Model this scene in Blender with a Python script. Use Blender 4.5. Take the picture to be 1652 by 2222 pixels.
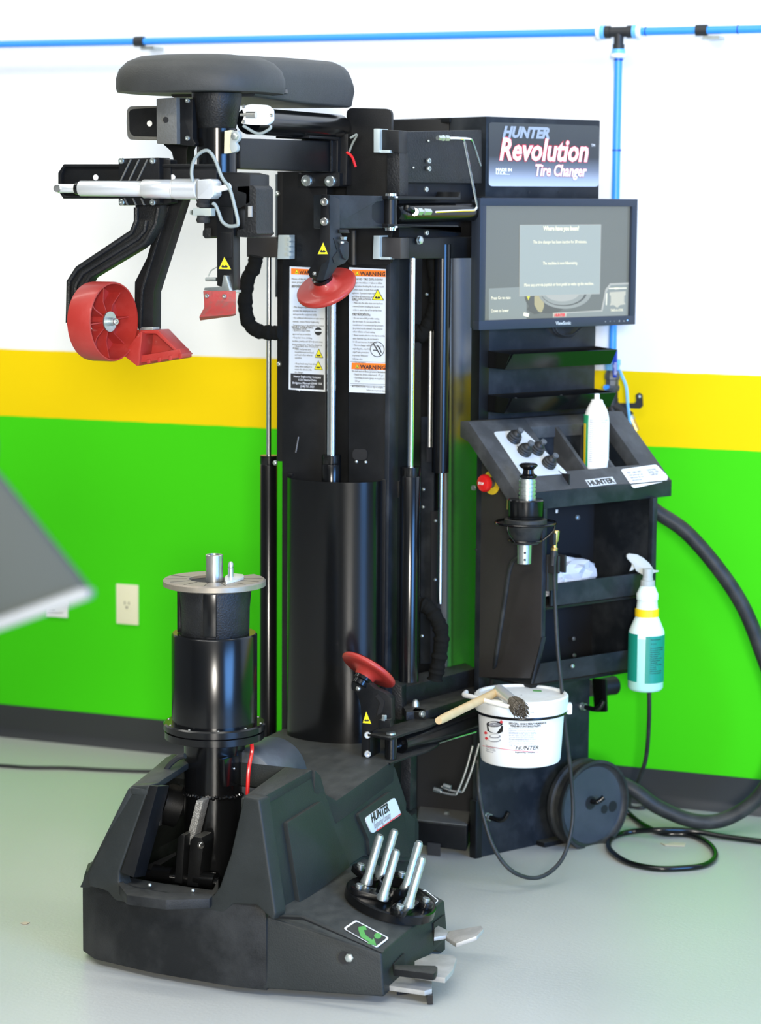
import bpy, bmesh, math, random
from mathutils import Vector as V, Matrix
random.seed(7)
S = bpy.context.scene
for o in list(bpy.data.objects): bpy.data.objects.remove(o)
COL = S.collection
rad = math.radians

# ------------------------------------------------------------ camera
F = 5246.0; CX, CY = 826.0, 1111.0           # 85 mm lens on a 36 mm tall frame, 1652 x 2222
PITCH, ROLL, AZ = rad(-7.41), rad(0.42), rad(112.4)
CAM = V((2.4505, -5.9357, 1.556))
_f0 = V((math.cos(AZ), math.sin(AZ), 0)); _r0 = V((math.sin(AZ), -math.cos(AZ), 0)); _u0 = V((0, 0, 1))
FW = _f0*math.cos(PITCH) + _u0*math.sin(PITCH); _up = _r0.cross(FW)
CR = _r0*math.cos(ROLL) + _up*math.sin(ROLL); CU = _up*math.cos(ROLL) - _r0*math.sin(ROLL)
cd = bpy.data.cameras.new('camera'); cam = bpy.data.objects.new('camera', cd); COL.objects.link(cam)
cam.matrix_world = Matrix((( CR.x, CU.x, -FW.x, CAM.x), (CR.y, CU.y, -FW.y, CAM.y), (CR.z, CU.z, -FW.z, CAM.z), (0, 0, 0, 1)))
cd.sensor_fit = 'VERTICAL'; cd.sensor_height = 36; cd.sensor_width = 26.765
cd.lens = 36*F/2222; cd.clip_start = .05; cd.clip_end = 60
cd.dof.use_dof = True; cd.dof.focus_distance = 5.05; cd.dof.aperture_fstop = 3.2
S.camera = cam

# ------------------------------------------------------------ world, exposure, large lights
w = bpy.data.worlds.new('room_air'); S.world = w; w.use_nodes = True
w.node_tree.nodes['Background'].inputs[0].default_value = (.85, .93, 1, 1)
w.node_tree.nodes['Background'].inputs[1].default_value = .35
S.view_settings.view_transform = 'Standard'; S.view_settings.look = 'None'
S.view_settings.gamma = 1; S.view_settings.use_curve_mapping = False
S.view_settings.exposure = -0.60
def area(name, loc, target, sx, sy, power, color):
    l = bpy.data.lights.new(name, 'AREA'); l.shape = 'RECTANGLE'; l.size = sx; l.size_y = sy
    l.energy = power; l.color = color
    o = bpy.data.objects.new(name, l); COL.objects.link(o); o.location = loc
    o.rotation_euler = (V(target)-V(loc)).to_track_quat('-Z', 'Y').to_euler()
    return o
area('ceiling_light', (-1.6, -1.6, 3.9), (-1.6, -.8, 0), 3.6, .4, 75, (1, 1, .93))
area('ceiling_light', (2.0, -1.6, 3.9), (2.0, -.8, 0), 3.6, .4, 58, (1, 1, .93))
area('ceiling_light', (.6, -5.4, 3.9), (.6, -4.8, 0), 4.6, .5, 250, (1, .99, .93))
area('bay_window_light', (6.6, -4.0, 1.7), (0, -1.2, .8), 3.4, 2.6, 850, (.15, .42, 1))
area('shop_window_light', (3.7, -8.5, 2.0), (-.2, -.8, .8), .9, .9, 780, (1, .95, .86))
for o in [x for x in bpy.data.objects if x.type == 'LIGHT']:
    o.data.cycles.max_bounces = 1024

# ------------------------------------------------------------ pixel to place
def ray(px, py): return FW + CR*((px-CX)/F) - CU*((py-CY)/F)
def onP(px, py, p, n):
    d = ray(px, py); n = V(n); t = (V(p)-CAM).dot(n)/d.dot(n); return CAM + d*t
def onY(px, py, y): return onP(px, py, (0, y, 0), (0, 1, 0))
def onX(px, py, x): return onP(px, py, (x, 0, 0), (1, 0, 0))
def onZ(px, py, z): return onP(px, py, (0, 0, z), (0, 0, 1))
# the control cabinet stands turned 61 degrees to the wall: u along its front, v out of its front
CA = rad(61); UN = V((math.cos(CA), math.sin(CA), 0)); VN = V((math.sin(CA), -math.cos(CA), 0)); C0 = V((.536, -.673, 0))
def C(u, v, z): return C0 + UN*u + VN*v + V((0, 0, z))
def onC(px, py, v): return onP(px, py, C0+VN*v, VN)
def onU(px, py, u): return onP(px, py, C0+UN*u, UN)
# the two roller arms reach along AD
AD = V((.27, .963, 0)).normalized(); AN = V((AD.y, -AD.x, 0)); A0 = V((.44, -1.0, 0))
def onA(px, py, d=0.0): return onP(px, py, A0+AN*d, AN)
ZZ = V((0, 0, 1)); XX = V((1, 0, 0)); YY = V((0, 1, 0))

# ------------------------------------------------------------ materials
MT = {}
def mat(name, col, rough=.5, metal=0.0, spec=.5, coat=0.0, bump=0.0, bscale=300, mott=0.0, mscale=8, mcol=None, emit=0, trans=0, alpha=1, aniso=0):
    m = bpy.data.materials.new(name); m.use_nodes = True; nt = m.node_tree; p = nt.nodes['Principled BSDF']
    p.inputs['Base Color'].default_value = (*col, 1); p.inputs['Roughness'].default_value = rough
    p.inputs['Metallic'].default_value = metal; p.inputs['Specular IOR Level'].default_value = spec
    p.inputs['Coat Weight'].default_value = coat; p.inputs['Coat Roughness'].default_value = .12
    if trans: p.inputs['Transmission Weight'].default_value = trans
    if alpha < 1: p.inputs['Alpha'].default_value = alpha
    tc = nt.nodes.new('ShaderNodeTexCoord')
    if emit:
        p.inputs['Emission Color'].default_value = (*col, 1); p.inputs['Emission Strength'].default_value = emit
    if bump:
        n = nt.nodes.new('ShaderNodeTexNoise'); n.inputs['Scale'].default_value = bscale; n.inputs['Detail'].default_value = 3
        b = nt.nodes.new('ShaderNodeBump'); b.inputs['Strength'].default_value = bump; b.inputs['Distance'].default_value = .002
        nt.links.new(tc.outputs['Object'], n.inputs['Vector']); nt.links.new(n.outputs[0], b.inputs['Height'])
        nt.links.new(b.outputs[0], p.inputs['Normal'])
    if mott:
        n = nt.nodes.new('ShaderNodeTexNoise'); n.inputs['Scale'].default_value = mscale; n.inputs['Detail'].default_value = 6
        n.inputs['Roughness'].default_value = .65
        r = nt.nodes.new('ShaderNodeValToRGB'); r.color_ramp.elements[0].position = .45; r.color_ramp.elements[1].position = .75
        r.color_ramp.elements[0].color = (*col, 1)
        mc = mcol or tuple(min(1, c*1.6+.02) for c in col)
        r.color_ramp.elements[1].color = tuple(a*(1-mott)+b*mott for a, b in zip(col, mc)) + (1,)
        nt.links.new(tc.outputs['Object'], n.inputs['Vector']); nt.links.new(n.outputs[0], r.inputs[0])
        nt.links.new(r.outputs[0], p.inputs['Base Color'])
        rr = nt.nodes.new('ShaderNodeMapRange'); rr.inputs[3].default_value = max(.05, rough-.06); rr.inputs[4].default_value = min(1, rough+.14)
        nt.links.new(n.outputs[0], rr.inputs[0]); nt.links.new(rr.outputs[0], p.inputs['Roughness'])
    MT[name] = m; return m
mat('plastic', (.0095, .0105, .011), .48, spec=.25, bump=.35, bscale=420, mott=.8, mscale=7, mcol=(.04, .042, .042))
mat('cover_plastic', (.017, .020, .019), .48, spec=.28, bump=.3, bscale=380, mott=.3, mscale=5)
mat('gloss', (.004, .0042, .0045), .2, spec=.4)
mat('satin', (.006, .0064, .007), .36, spec=.28, bump=.12, bscale=500, mott=.2, mscale=10)
mat('cast', (.010, .0105, .011), .40, spec=.35, bump=.6, bscale=260, mott=.3, mscale=20)
mat('leatherette', (.038, .039, .037), .5, spec=.35, bump=.35, bscale=450, mott=.4, mscale=6)
mat('castgrey', (.105, .105, .095), .55, bump=.5, bscale=260, mott=.4, mscale=20)
mat('panel', (.010, .013, .017), .42, spec=.3, bump=.08, bscale=600, mott=.5, mscale=12, mcol=(.06, .066, .075))
mat('panel_side', (.030, .027, .025), .36, spec=.35, bump=.08, bscale=600, mott=.3, mscale=4)
mat('mirror_panel', (.13, .14, .15), .16, metal=.75, bump=.03, bscale=500)
mat('mirror_edge', (.35, .37, .38), .3, metal=.8)
mat('console', (.04, .042, .044), .5, spec=.35, bump=.08, bscale=600, mott=.7, mscale=16, mcol=(.10, .105, .108))
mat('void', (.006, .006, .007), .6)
mat('rubber', (.022, .023, .024), .5, spec=.4)
mat('hose', (.020, .022, .023), .45, spec=.3, mott=.4, mscale=20, mcol=(.09, .09, .08))
mat('sleeve', (.008, .008, .007), .95, spec=.1, bump=.8, bscale=120)
mat('chrome', (.78, .80, .80), .16, metal=1)
mat('zinc', (.50, .54, .52), .32, metal=.9, mott=.3, mscale=40)
mat('zinc_block', (.50, .56, .53), .42, metal=.35)
mat('alu', (.80, .82, .82), .34, metal=.55, bump=.1, bscale=300)
mat('steel', (.52, .52, .49), .3, metal=.9, mott=.5, mscale=30, mcol=(.75, .74, .7))
mat('worn_steel', (.34, .30, .24), .40, metal=.6, mott=.6, mscale=18, mcol=(.52, .44, .33))
mat('brushed', (.09, .10, .11), .40, metal=.4, mott=.3, mscale=60)
mat('pedal_metal', (.42, .41, .38), .5, metal=.45, bump=.2, bscale=200, mott=.5, mscale=25)
mat('galv', (.30, .30, .29), .5, metal=.6, bump=1, bscale=500, mott=.9, mscale=280, mcol=(.8, .8, .78))
mat('red', (.38, .026, .018), .42, coat=.15, bump=.1, bscale=90, mott=.35, mscale=22, mcol=(.50, .07, .055))
mat('red_gloss', (.75, .02, .02), .25)
mat('red_worn', (.40, .05, .045), .45, mott=.9, mscale=60, mcol=(.16, .10, .08), bump=.5, bscale=80)
mat('yellow', (.86, .76, .02), .45); mat('yellow_btn', (.82, .60, .03), .4)
mat('orange', (.95, .20, .01), .5); mat('ink', (.02, .02, .02), .6); mat('grey_ink', (.30, .30, .32), .6)
mat('white_ink', (.9, .9, .9), .5); mat('soft_ink', (.17, .17, .17), .6)
mat('sticker', (.68, .71, .72), .4); mat('badge_silver', (.60, .63, .64), .4, metal=.2)
mat('white_plastic', (.86, .87, .85), .42, mott=.12, mscale=10); mat('cream', (.80, .77, .55), .4)
mat('lid_plastic', (.84, .85, .82), .4, mott=.5, mscale=14, mcol=(.55, .52, .46))
mat('blue', (.045, .30, .86), .35); mat('blue_dark', (.01, .05, .42), .4); mat('blue_light', (.16, .50, .9), .35)
mat('brass', (.72, .50, .17), .3, metal=.9); mat('wood', (.62, .44, .22), .55, mott=.5, mscale=30, mcol=(.75, .58, .34))
mat('bristle', (.10, .085, .065), .9, mott=.9, mscale=90, mcol=(.45, .40, .33))
mat('green_label', (.008, .24, .17), .4); mat('green_band', (.03, .36, .16), .4); mat('green_mark', (.10, .36, .08), .5)
mat('band_yellow', (.90, .62, .01), .4); mat('red_ink', (.75, .05, .06), .5); mat('grey_plastic', (.40, .43, .41), .45)
mat('clear_bag', (.80, .84, .92), .2, trans=.35, bump=.6, bscale=40); mat('hood_grey', (.045, .052, .046), .6, spec=.2)
mat('hood_edge', (.20, .21, .21), .45); mat('joy_plate', (.52, .55, .56), .45); mat('monitor_frame', (.03, .038, .055), .38, spec=.3, bump=.1, bscale=700)
mat('led', (.25, .5, 1), emit=1.2)
mat('cable_grey', (.26, .30, .29), .45); mat('scrap', (.55, .48, .36), .8)
m = mat('bottle', (.78, .90, .88), .32); MT['bottle'].node_tree.nodes['Principled BSDF'].inputs['Subsurface Weight'].default_value = .3
mat('liquid', (.42, .74, .64), .32)

def ramp_mat(name, base, stops, axis_from, axis_to, rough=.4, emit=0):
    """colour that changes along a real printed gradient (object space Z)"""
    m = mat(name, base, rough); nt = m.node_tree; p = nt.nodes['Principled BSDF']
    g = nt.nodes.new('ShaderNodeNewGeometry'); s = nt.nodes.new('ShaderNodeSeparateXYZ'); nt.links.new(g.outputs['Position'], s.inputs[0])
    mr = nt.nodes.new('ShaderNodeMapRange'); mr.inputs[1].default_value = axis_from; mr.inputs[2].default_value = axis_to
    r = nt.nodes.new('ShaderNodeValToRGB'); nt.links.new(s.outputs[2], mr.inputs[0]); nt.links.new(mr.outputs[0], r.inputs[0])
    while len(r.color_ramp.elements) < len(stops): r.color_ramp.elements.new(.5)
    for e, (q, c) in zip(r.color_ramp.elements, stops): e.position = q; e.color = (*c, 1)
    nt.links.new(r.outputs[0], p.inputs['Base Color'])
    return m, r, p, nt
ramp_mat('sign_print', (.05, .05, .05), [(0, (.50, .56, .66)), (.25, (.16, .18, .22)), (.45, (.035, .036, .038)), (1, (.05, .052, .05))], 1.585, 1.735, .35)

def lighten_tops(name, top_tint, amount):
    """paler tint, broken by noise, on the faces that look up"""
    nt = MT[name].node_tree; p = nt.nodes['Principled BSDF']; src = p.inputs['Base Color'].links
    g = nt.nodes.new('ShaderNodeNewGeometry'); x = nt.nodes.new('ShaderNodeSeparateXYZ'); nt.links.new(g.outputs['Normal'], x.inputs[0])
    r = nt.nodes.new('ShaderNodeMapRange'); r.inputs[1].default_value = .75; r.inputs[2].default_value = .98; r.inputs[4].default_value = amount
    n = nt.nodes.new('ShaderNodeTexNoise'); n.inputs['Scale'].default_value = 12; n.inputs['Detail'].default_value = 8
    k = nt.nodes.new('ShaderNodeMath'); k.operation = 'MULTIPLY'; nt.links.new(x.outputs[2], r.inputs[0]); nt.links.new(r.outputs[0], k.inputs[0]); nt.links.new(n.outputs[0], k.inputs[1])
    m = nt.nodes.new('ShaderNodeMix'); m.data_type = 'RGBA'; m.inputs[7].default_value = (*top_tint, 1); nt.links.new(k.outputs[0], m.inputs[0])
    if src: nt.links.new(src[0].from_socket, m.inputs[6])
    else: m.inputs[6].default_value = p.inputs['Base Color'].default_value
    nt.links.new(m.outputs[2], p.inputs['Base Color'])
for _n, _a in (('cover_plastic', .8), ('plastic', .5), ('cast', .9), ('satin', .9), ('console', .6), ('leatherette', .5), ('hose', .8)): lighten_tops(_n, (.10, .098, .085), _a)  # materials whose upward faces get the paler tint
# ------------------------------------------------------------ mesh builder
ORG = {}
class B:
    def __init__(s): s.bm = bmesh.new()
    def face(s, pts):
        vs = [s.bm.verts.new(p) for p in pts]; return s.bm.faces.new(vs)
    def prism(s, pts, vec):
        n = len(pts); a = [s.bm.verts.new(p) for p in pts]; b = [s.bm.verts.new(V(p)+V(vec)) for p in pts]
        s.bm.faces.new(a[::-1]); s.bm.faces.new(b)
        for i in range(n): s.bm.faces.new((a[i], a[(i+1) % n], b[(i+1) % n], b[i]))
        return s
    def loft(s, rings, cap=True, closed=True):
        R = [[s.bm.verts.new(p) for p in r] for r in rings]
        for a, b in zip(R[:-1], R[1:]):
            n = len(a)
            for i in range(n if closed else n-1): s.bm.faces.new((a[i], a[(i+1) % n], b[(i+1) % n], b[i]))
        if cap:
            s.bm.faces.new(R[0][::-1]); s.bm.faces.new(R[-1])
        return s
    def box(s, x0, x1, y0, y1, z0, z1):
        return s.prism([V((x0, y0, z0)), V((x1, y0, z0)), V((x1, y1, z0)), V((x0, y1, z0))], (0, 0, z1-z0))
    def cbox(s, u0, u1, v0, v1, z0, z1):
        return s.prism([C(u0, v0, z0), C(u1, v0, z0), C(u1, v1, z0), C(u0, v1, z0)], (0, 0, z1-z0))
    def obox(s, c, ax, ay, az):
        c = V(c); return s.prism([c-ax-ay-az, c+ax-ay-az, c+ax+ay-az, c-ax+ay-az], az*2)
    def cyl(s, p0, p1, r0, r1=None, seg=24):
        r1 = r0 if r1 is None else r1
        return s.lathe([(0, r0), ((V(p1)-V(p0)).length, r1)], p0, V(p1)-V(p0), seg)
    def lathe(s, prof, org, axis=(0, 0, 1), seg=32, cap=True, a0=0, a1=math.tau):
        """prof = [(height, radius)...]"""
        ax = V(axis).normalized(); t = V((1, 0, 0)) if abs(ax.x) < .8 else V((0, 1, 0))
        e1 = (t - ax*t.dot(ax)).normalized(); e2 = ax.cross(e1); org = V(org)
        full = abs(a1-a0-math.tau) < 1e-6; n = seg if full else seg+1
        rings = [[org+ax*h+(e1*math.cos(a0+(a1-a0)*i/seg)+e2*math.sin(a0+(a1-a0)*i/seg))*max(r, 1e-5) for i in range(n)] for h, r in prof]
        return s.loft(rings, cap, full)
    def tube(s, pts, r, seg=8, sub=6, smooth=True, cap=True):
        pts = [V(p) for p in pts]
        if smooth and len(pts) > 2: pts = spline(pts, sub)
        rf = r if callable(r) else (lambda t: r)
        up = None; rings = []
        for i, p in enumerate(pts):
            t = (pts[min(i+1, len(pts)-1)]-pts[max(i-1, 0)]).normalized()
            if up is None:
                up = V((0, 0, 1)) if abs(t.z) < .9 else V((1, 0, 0))
            e1 = (up - t*up.dot(t)).normalized(); up = e1; e2 = t.cross(e1); rr = rf(i/(len(pts)-1))
            rings.append([p+(e1*math.cos(math.tau*k/seg)+e2*math.sin(math.tau*k/seg))*rr for k in range(seg)])
        return s.loft(rings, cap)
    def torus(s, c, axis, R, r, seg=36, ms=8):
        ax = V(axis).normalized(); t = V((1, 0, 0)) if abs(ax.x) < .8 else V((0, 1, 0))
        e1 = (t-ax*t.dot(ax)).normalized(); e2 = ax.cross(e1); c = V(c); rings = []
        for i in range(seg):
            a = math.tau*i/seg; d = e1*math.cos(a)+e2*math.sin(a)
            rings.append([s.bm.verts.new(c+d*(R+r*math.cos(math.tau*k/ms))+ax*r*math.sin(math.tau*k/ms)) for k in range(ms)])
        for i in range(seg):
            a, b = rings[i], rings[(i+1) % seg]
            for k in range(ms): s.bm.faces.new((a[k], a[(k+1) % ms], b[(k+1) % ms], b[k]))
        return s
    def pY(s, px, y, t): return s.prism([onY(a, b, y) for a, b in px], (0, t, 0))
    def pX(s, px, x, t): return s.prism([onX(a, b, x) for a, b in px], (-t, 0, 0))
    def pC(s, px, v, t): return s.prism([onC(a, b, v) for a, b in px], VN*-t)
    def pA(s, px, d, t): return s.prism([onA(a, b, d) for a, b in px], AN*-t)
    def pZ(s, px, z, t): return s.prism([onZ(a, b, z) for a, b in px], (0, 0, -t))
    def ob(s, name, m, parent=None, bevel=0, smooth=38, seg=2, label=None, kind=None):
        bm = s.bm
        bmesh.ops.recalc_face_normals(bm, faces=bm.faces)
        if bevel:
            es = [e for e in bm.edges if len(e.link_faces) == 2 and e.calc_face_angle(0) > rad(28)]
            bmesh.ops.bevel(bm, geom=es, offset=bevel, segments=seg, profile=.6, affect='EDGES', clamp_overlap=True)
        for f in bm.faces: f.smooth = True
        if not bm.verts: raise RuntimeError(name)
        lo = V([min(v.co[i] for v in bm.verts) for i in range(3)]); hi = V([max(v.co[i] for v in bm.verts) for i in range(3)])
        c = (lo+hi)/2; c.z = lo.z if parent is None else c.z
        bmesh.ops.translate(bm, verts=bm.verts, vec=-c)
        me = bpy.data.meshes.new(name); bm.to_mesh(me); bm.free()
        me.set_sharp_from_angle(angle=rad(smooth)); me.materials.append(MT[m] if isinstance(m, str) else m)
        return place(name, me, c, parent, label, kind)
def place(name, me, c, parent=None, label=None, kind=None):
    o = bpy.data.objects.new(name, me); COL.objects.link(o)
    o.parent = parent; o.location = V(c) - (ORG[parent.name] if parent else V((0, 0, 0)))
    ORG[o.name] = V(c)
    if label: o['label'] = label
    if kind: o['kind'] = kind
    return o
def thing(name, label, cat, loc, group=None):
    o = place(name, None, loc); return tag(o, label, cat, group)
def tag(o, label, cat, group=None):
    o['label'] = label; o['category'] = cat
    if group: o['group'] = group
    return o
def spline(p, sub=6):
    out = []; q = [p[0]*2-p[1]]+p+[p[-1]*2-p[-2]]
    for i in range(1, len(q)-2):
        for k in range(sub):
            t = k/sub; a, b, c, d = q[i-1], q[i], q[i+1], q[i+2]
            out.append(.5*((2*b)+(c-a)*t+(2*a-5*b+4*c-d)*t*t+(-a+3*b-3*c+d)*t**3))
    out.append(p[-1]); return out
def rnd(pts, r, n=4):
    """round the corners of a 2-D outline"""
    out = []; N = len(pts)
    for i in range(N):
        a, b, c = V(pts[i-1]), V(pts[i]), V(pts[(i+1) % N])
        d1 = (a-b); d2 = (c-b); k = min(r, d1.length*.45, d2.length*.45)
        p, q = b+d1.normalized()*k, b+d2.normalized()*k
        for j in range(n+1):
            t = j/n; out.append(tuple(p*(1-t)**2+b*2*t*(1-t)+q*t*t))
    return out
def quad(f, pts, r=0, n=3):
    q = rnd(pts, r, n) if r else pts
    return [f(*p) for p in q]
def text(body, size, org, xd, yd, m, parent, name='lettering', shear=0.0, align='LEFT', bold=0.0, line=1.0, width=1.0, lift=.0006, res=2, thick=0.0002):
    cu = bpy.data.curves.new(name, 'FONT'); cu.body = body; cu.size = size; cu.shear = shear; cu.align_x = align
    cu.offset = bold; cu.space_line = line; cu.resolution_u = res; cu.extrude = thick
    tmp = bpy.data.objects.new('tmp', cu); me = bpy.data.meshes.new_from_object(tmp); bpy.data.objects.remove(tmp)
    me.name = name
    xd = V(xd).normalized(); yd = V(yd); yd = (yd - xd*yd.dot(xd)).normalized(); nd = xd.cross(yd)
    M = Matrix(((xd.x*width, yd.x, nd.x, 0), (xd.y*width, yd.y, nd.y, 0), (xd.z*width, yd.z, nd.z, 0), (0, 0, 0, 1)))
    me.transform(M); me.materials.clear(); me.materials.append(MT[m])
    return place(name, me, V(org)+nd*lift, parent)
_screw = {}
def screw(p, n, r, parent, m='zinc', name='screw', h=None, hexa=False, hole=True):
    """a socket or hexagon head screw sitting on a surface with normal n"""
    h = h or r*.9; n = V(n).normalized(); key = (round(n.x, 2), round(n.y, 2), round(n.z, 2), round(r, 4), m, h, hexa, hole)
    if key in _screw: return place(name, _screw[key], V(p)+n*h/2, parent)
    b = B()
    if hexa: b.lathe([(0, r*1.15), (0.25*h, r*1.15), (.25*h, r), (h*.9, r), (h, r*.8)], p, n, 6)
    elif hole: b.lathe([(0, r), (h*.85, r), (h, r*.88), (h, r*.5), (h*.4, r*.48)], p, n, 12)
    else: b.lathe([(0, r), (h*.5, r*.9), (h*.9, r*.55), (h, r*.2)], p, n, 12)
    o = b.ob(name, m, parent); me = o.data
    _screw[key] = me; return o

# ------------------------------------------------------------ the room
def wall_material():
    m = mat('painted_wall', (.86, .87, .86), .6, spec=.15, bump=.12, bscale=160); nt = m.node_tree; p = nt.nodes['Principled BSDF']
    g = nt.nodes.new('ShaderNodeNewGeometry'); s = nt.nodes.new('ShaderNodeSeparateXYZ'); nt.links.new(g.outputs['Position'], s.inputs[0])
    n = nt.nodes.new('ShaderNodeTexNoise'); n.inputs['Scale'].default_value = 14; nt.links.new(g.outputs['Position'], n.inputs['Vector'])
    ad = nt.nodes.new('ShaderNodeMath'); ad.operation = 'MULTIPLY_ADD'; ad.inputs[1].default_value = .004; nt.links.new(n.outputs[0], ad.inputs[0]); nt.links.new(s.outputs[2], ad.inputs[2])
    def step(z):
        t = nt.nodes.new('ShaderNodeMapRange'); t.inputs[1].default_value = z+.0015; t.inputs[2].default_value = z+.0025; nt.links.new(ad.outputs[0], t.inputs[0]); return t
    def mix(f, a, b):
        x = nt.nodes.new('ShaderNodeMix'); x.data_type = 'RGBA'; nt.links.new(f.outputs[0], x.inputs[0])
        for i, c in ((6, a), (7, b)):
            if isinstance(c, tuple): x.inputs[i].default_value = (*c, 1)
            else: nt.links.new(c.outputs[2], x.inputs[i])
        return x
    a = mix(step(.932), (.050, .60, .004), (.84, .60, .0)); b = mix(step(1.122), a, (.86, .87, .865))
    nt.links.new(b.outputs[2], p.inputs['Base Color'])
wall_material()
mat('epoxy_floor', (.47, .475, .44), .30, bump=.25, bscale=110, mott=.25, mscale=1.2, mcol=(.53, .53, .50))
mat('cove_base', (.03, .032, .034), .4); mat('dull_wall', (.16, .17, .17), .8); mat('ceiling_white', (.35, .35, .35), .9)
def struct(o): o['kind'] = 'structure'; return o
struct(B().box(-5, 7, 0, .15, 0, 4.1).ob('wall_back', 'painted_wall'))
struct(B().box(-5, 7, -9, 0, -.1, 0).ob('floor', 'epoxy_floor'))
struct(B().box(-5.15, -5, -9, .15, 0, 4.1).ob('wall_left', 'dull_wall'))
struct(B().box(7, 7.15, -9, .15, 0, 4.1).ob('wall_right', 'dull_wall'))
struct(B().box(-5.15, 7.15, -9.15, -9, 0, 4.1).ob('wall_front', 'dull_wall'))
struct(B().box(-5.15, 7.15, -9.15, .15, 4.1, 4.2).ob('ceiling', 'ceiling_white'))
pr = [(0, 0), (-.016, 0), (-.013, .006), (-.0045, .018), (-.003, .03), (-.003, .0935), (0, .0935)]
struct(B().prism([V((-5, y, z)) for y, z in pr], (12, 0, 0)).ob('baseboard_back', 'cove_base'))

# compressed air line ---------------------------------------------------
PY = -.055
air = thing('air_line', 'blue compressed air pipe run along the white wall with a drop and shut-off valve', 'pipe', (-.0, PY, 1.97))
def ay(px, py): return onY(px, py, PY)
l, r_ = ay(-60, 98.5), ay(1712, 64)
B().cyl((l.x-.6, PY, 1.969), (r_.x+.6, PY, 1.969), .0095, seg=16).ob('pipe', 'blue', air)
zt = 1.969; tx = ay(1343, 100).x
zb = ay(1352, 790).z
B().cyl((tx, PY, zt-.05), (tx, PY, zb), .0100, seg=16).ob('pipe', 'blue', air)
B().cyl((tx-.028, PY, zt), (tx+.028, PY, zt), .0125).cyl((tx-.034, PY, zt), (tx-.022, PY, zt), .0155).cyl((tx+.022, PY, zt), (tx+.034, PY, zt), .0155).cyl((tx, PY, zt), (tx, PY, zt-.04), .012).cyl((tx, PY, zt-.03), (tx, PY, zt-.042), .0145).ob('tee_fitting', 'rubber', air)
for d, c0 in ((XX, V((tx, PY, zt))), (-XX, V((tx, PY, zt))), (-ZZ, V((tx, PY, zt)))):
    k = .036 if d.z == 0 else .042
    B().lathe([(k, .0165), (k+.011, .0165)], c0, d, 24).ob('collar', 'blue_light', air)
    B().lathe([(k+.011, .0175), (k+.013, .0185), (k+.019, .0185), (k+.022, .015)], c0, d, 24).ob('locknut', 'white_plastic', air)
for px in (303, 1523):
    cx = ay(px, 80).x
    c = B().lathe([(-.014, .0135), (.014, .0135)], (cx, PY, zt), XX, 20).ob('pipe_clip', 'rubber', air)
    B().box(cx+.004, cx+.045, PY-.004, -.001, zt-.021, zt-.014).ob('clip_rail', 'zinc', c)
for x in (ay(1402, 70).x, ay(1602, 70).x):
    B().cyl((x-.0012, PY, zt), (x+.0012, PY, zt), .0108).ob('cable_tie', 'blue_dark', air)
for py in (130, 326, 778):
    z = ay(1347, py).z; B().cyl((tx, PY, z-.0014), (tx, PY, z+.0014), .0112).box(tx+.008, tx+.014, PY-.01, PY-.005, z-.002, z+.002).ob('cable_tie', 'blue_dark', air)
B().lathe([(0, .018), (.012, .0185), (.014, .021), (.026, .021), (.028, .014)], (tx, PY, zb-.016), ZZ, 24).ob('collar', 'blue_light', air)
vt = ay(1352, 815).z; vb = ay(1352, 850).z
val = B().lathe([(0, .016), (.004, .02), (.014, .021), (.016, .017), (vt-vb-.012, .017), (vt-vb-.01, .02), (vt-vb, .02), (vt-vb+.02, .012)], (tx, PY, vb), ZZ, 8).ob('ball_valve', 'brushed', air)
hp = [ay(1336, 765), ay(1347, 757), ay(1346, 818), ay(1338, 818)]
B().prism([p+V((0, -.03, 0)) for p in hp], (0, .006, 0)).ob('valve_handle', 'blue_dark', val, bevel=.002)
text('apollo', .013, ay(1346, 812)+V((0, -.031, 0)), (0, 0, 1), (-1, 0, 0), 'white_ink', val)
B().cyl((tx-.006, PY-.018, vb+.012), (tx-.006, PY-.036, vb+.012), .006, seg=10).ob('handle_nut', 'blue', val)
yb = ay(1352, 880).z
B().cyl((tx, PY, vb), (tx, PY, yb), .0155).cyl((tx, PY, yb+.004), ay(1331, 902), .013).cyl((tx, PY, yb+.004), ay(1369, 905), .013).lathe([(0, .017), (.01, .017)], (tx, PY, yb+.008), ZZ).ob('wye_fitting', 'rubber', air)
B().prism([ay(a, b) for a, b in rnd([(1330, 875), (1378, 875), (1381, 870), (1380, 857), (1387, 852), (1394, 857), (1395, 881), (1389, 887), (1330, 884)], 2)], (0, .006, 0)).ob('wall_bracket', 'rubber', air)
screw(ay(1388, 861), -YY, .005, air, hole=False)
B().cyl(ay(1363, 898), ay(1372, 912), .011, seg=10).ob('locknut', 'zinc', air)
B().cyl(ay(1370, 908), ay(1382, 935), .009, seg=12).ob('hose_fitting', 'brass', air)
tag(B().tube([ay(1350, 803)+V((0, -.02, 0)), ay(1358, 812)+V((0, -.035, 0)), ay(1368, 838)+V((0, -.035, 0)), ay(1372, 880)+V((0, -.035, 0)), ay(1377, 925)+V((0, -.03, 0)), ay(1386, 948)+V((0, -.03, 0)), ay(1398, 985)+V((0, -.03, 0))], .0038).ob('air_hose', 'blue_light'), 'thin blue air tube hanging from the shut-off valve', 'hose')

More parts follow.
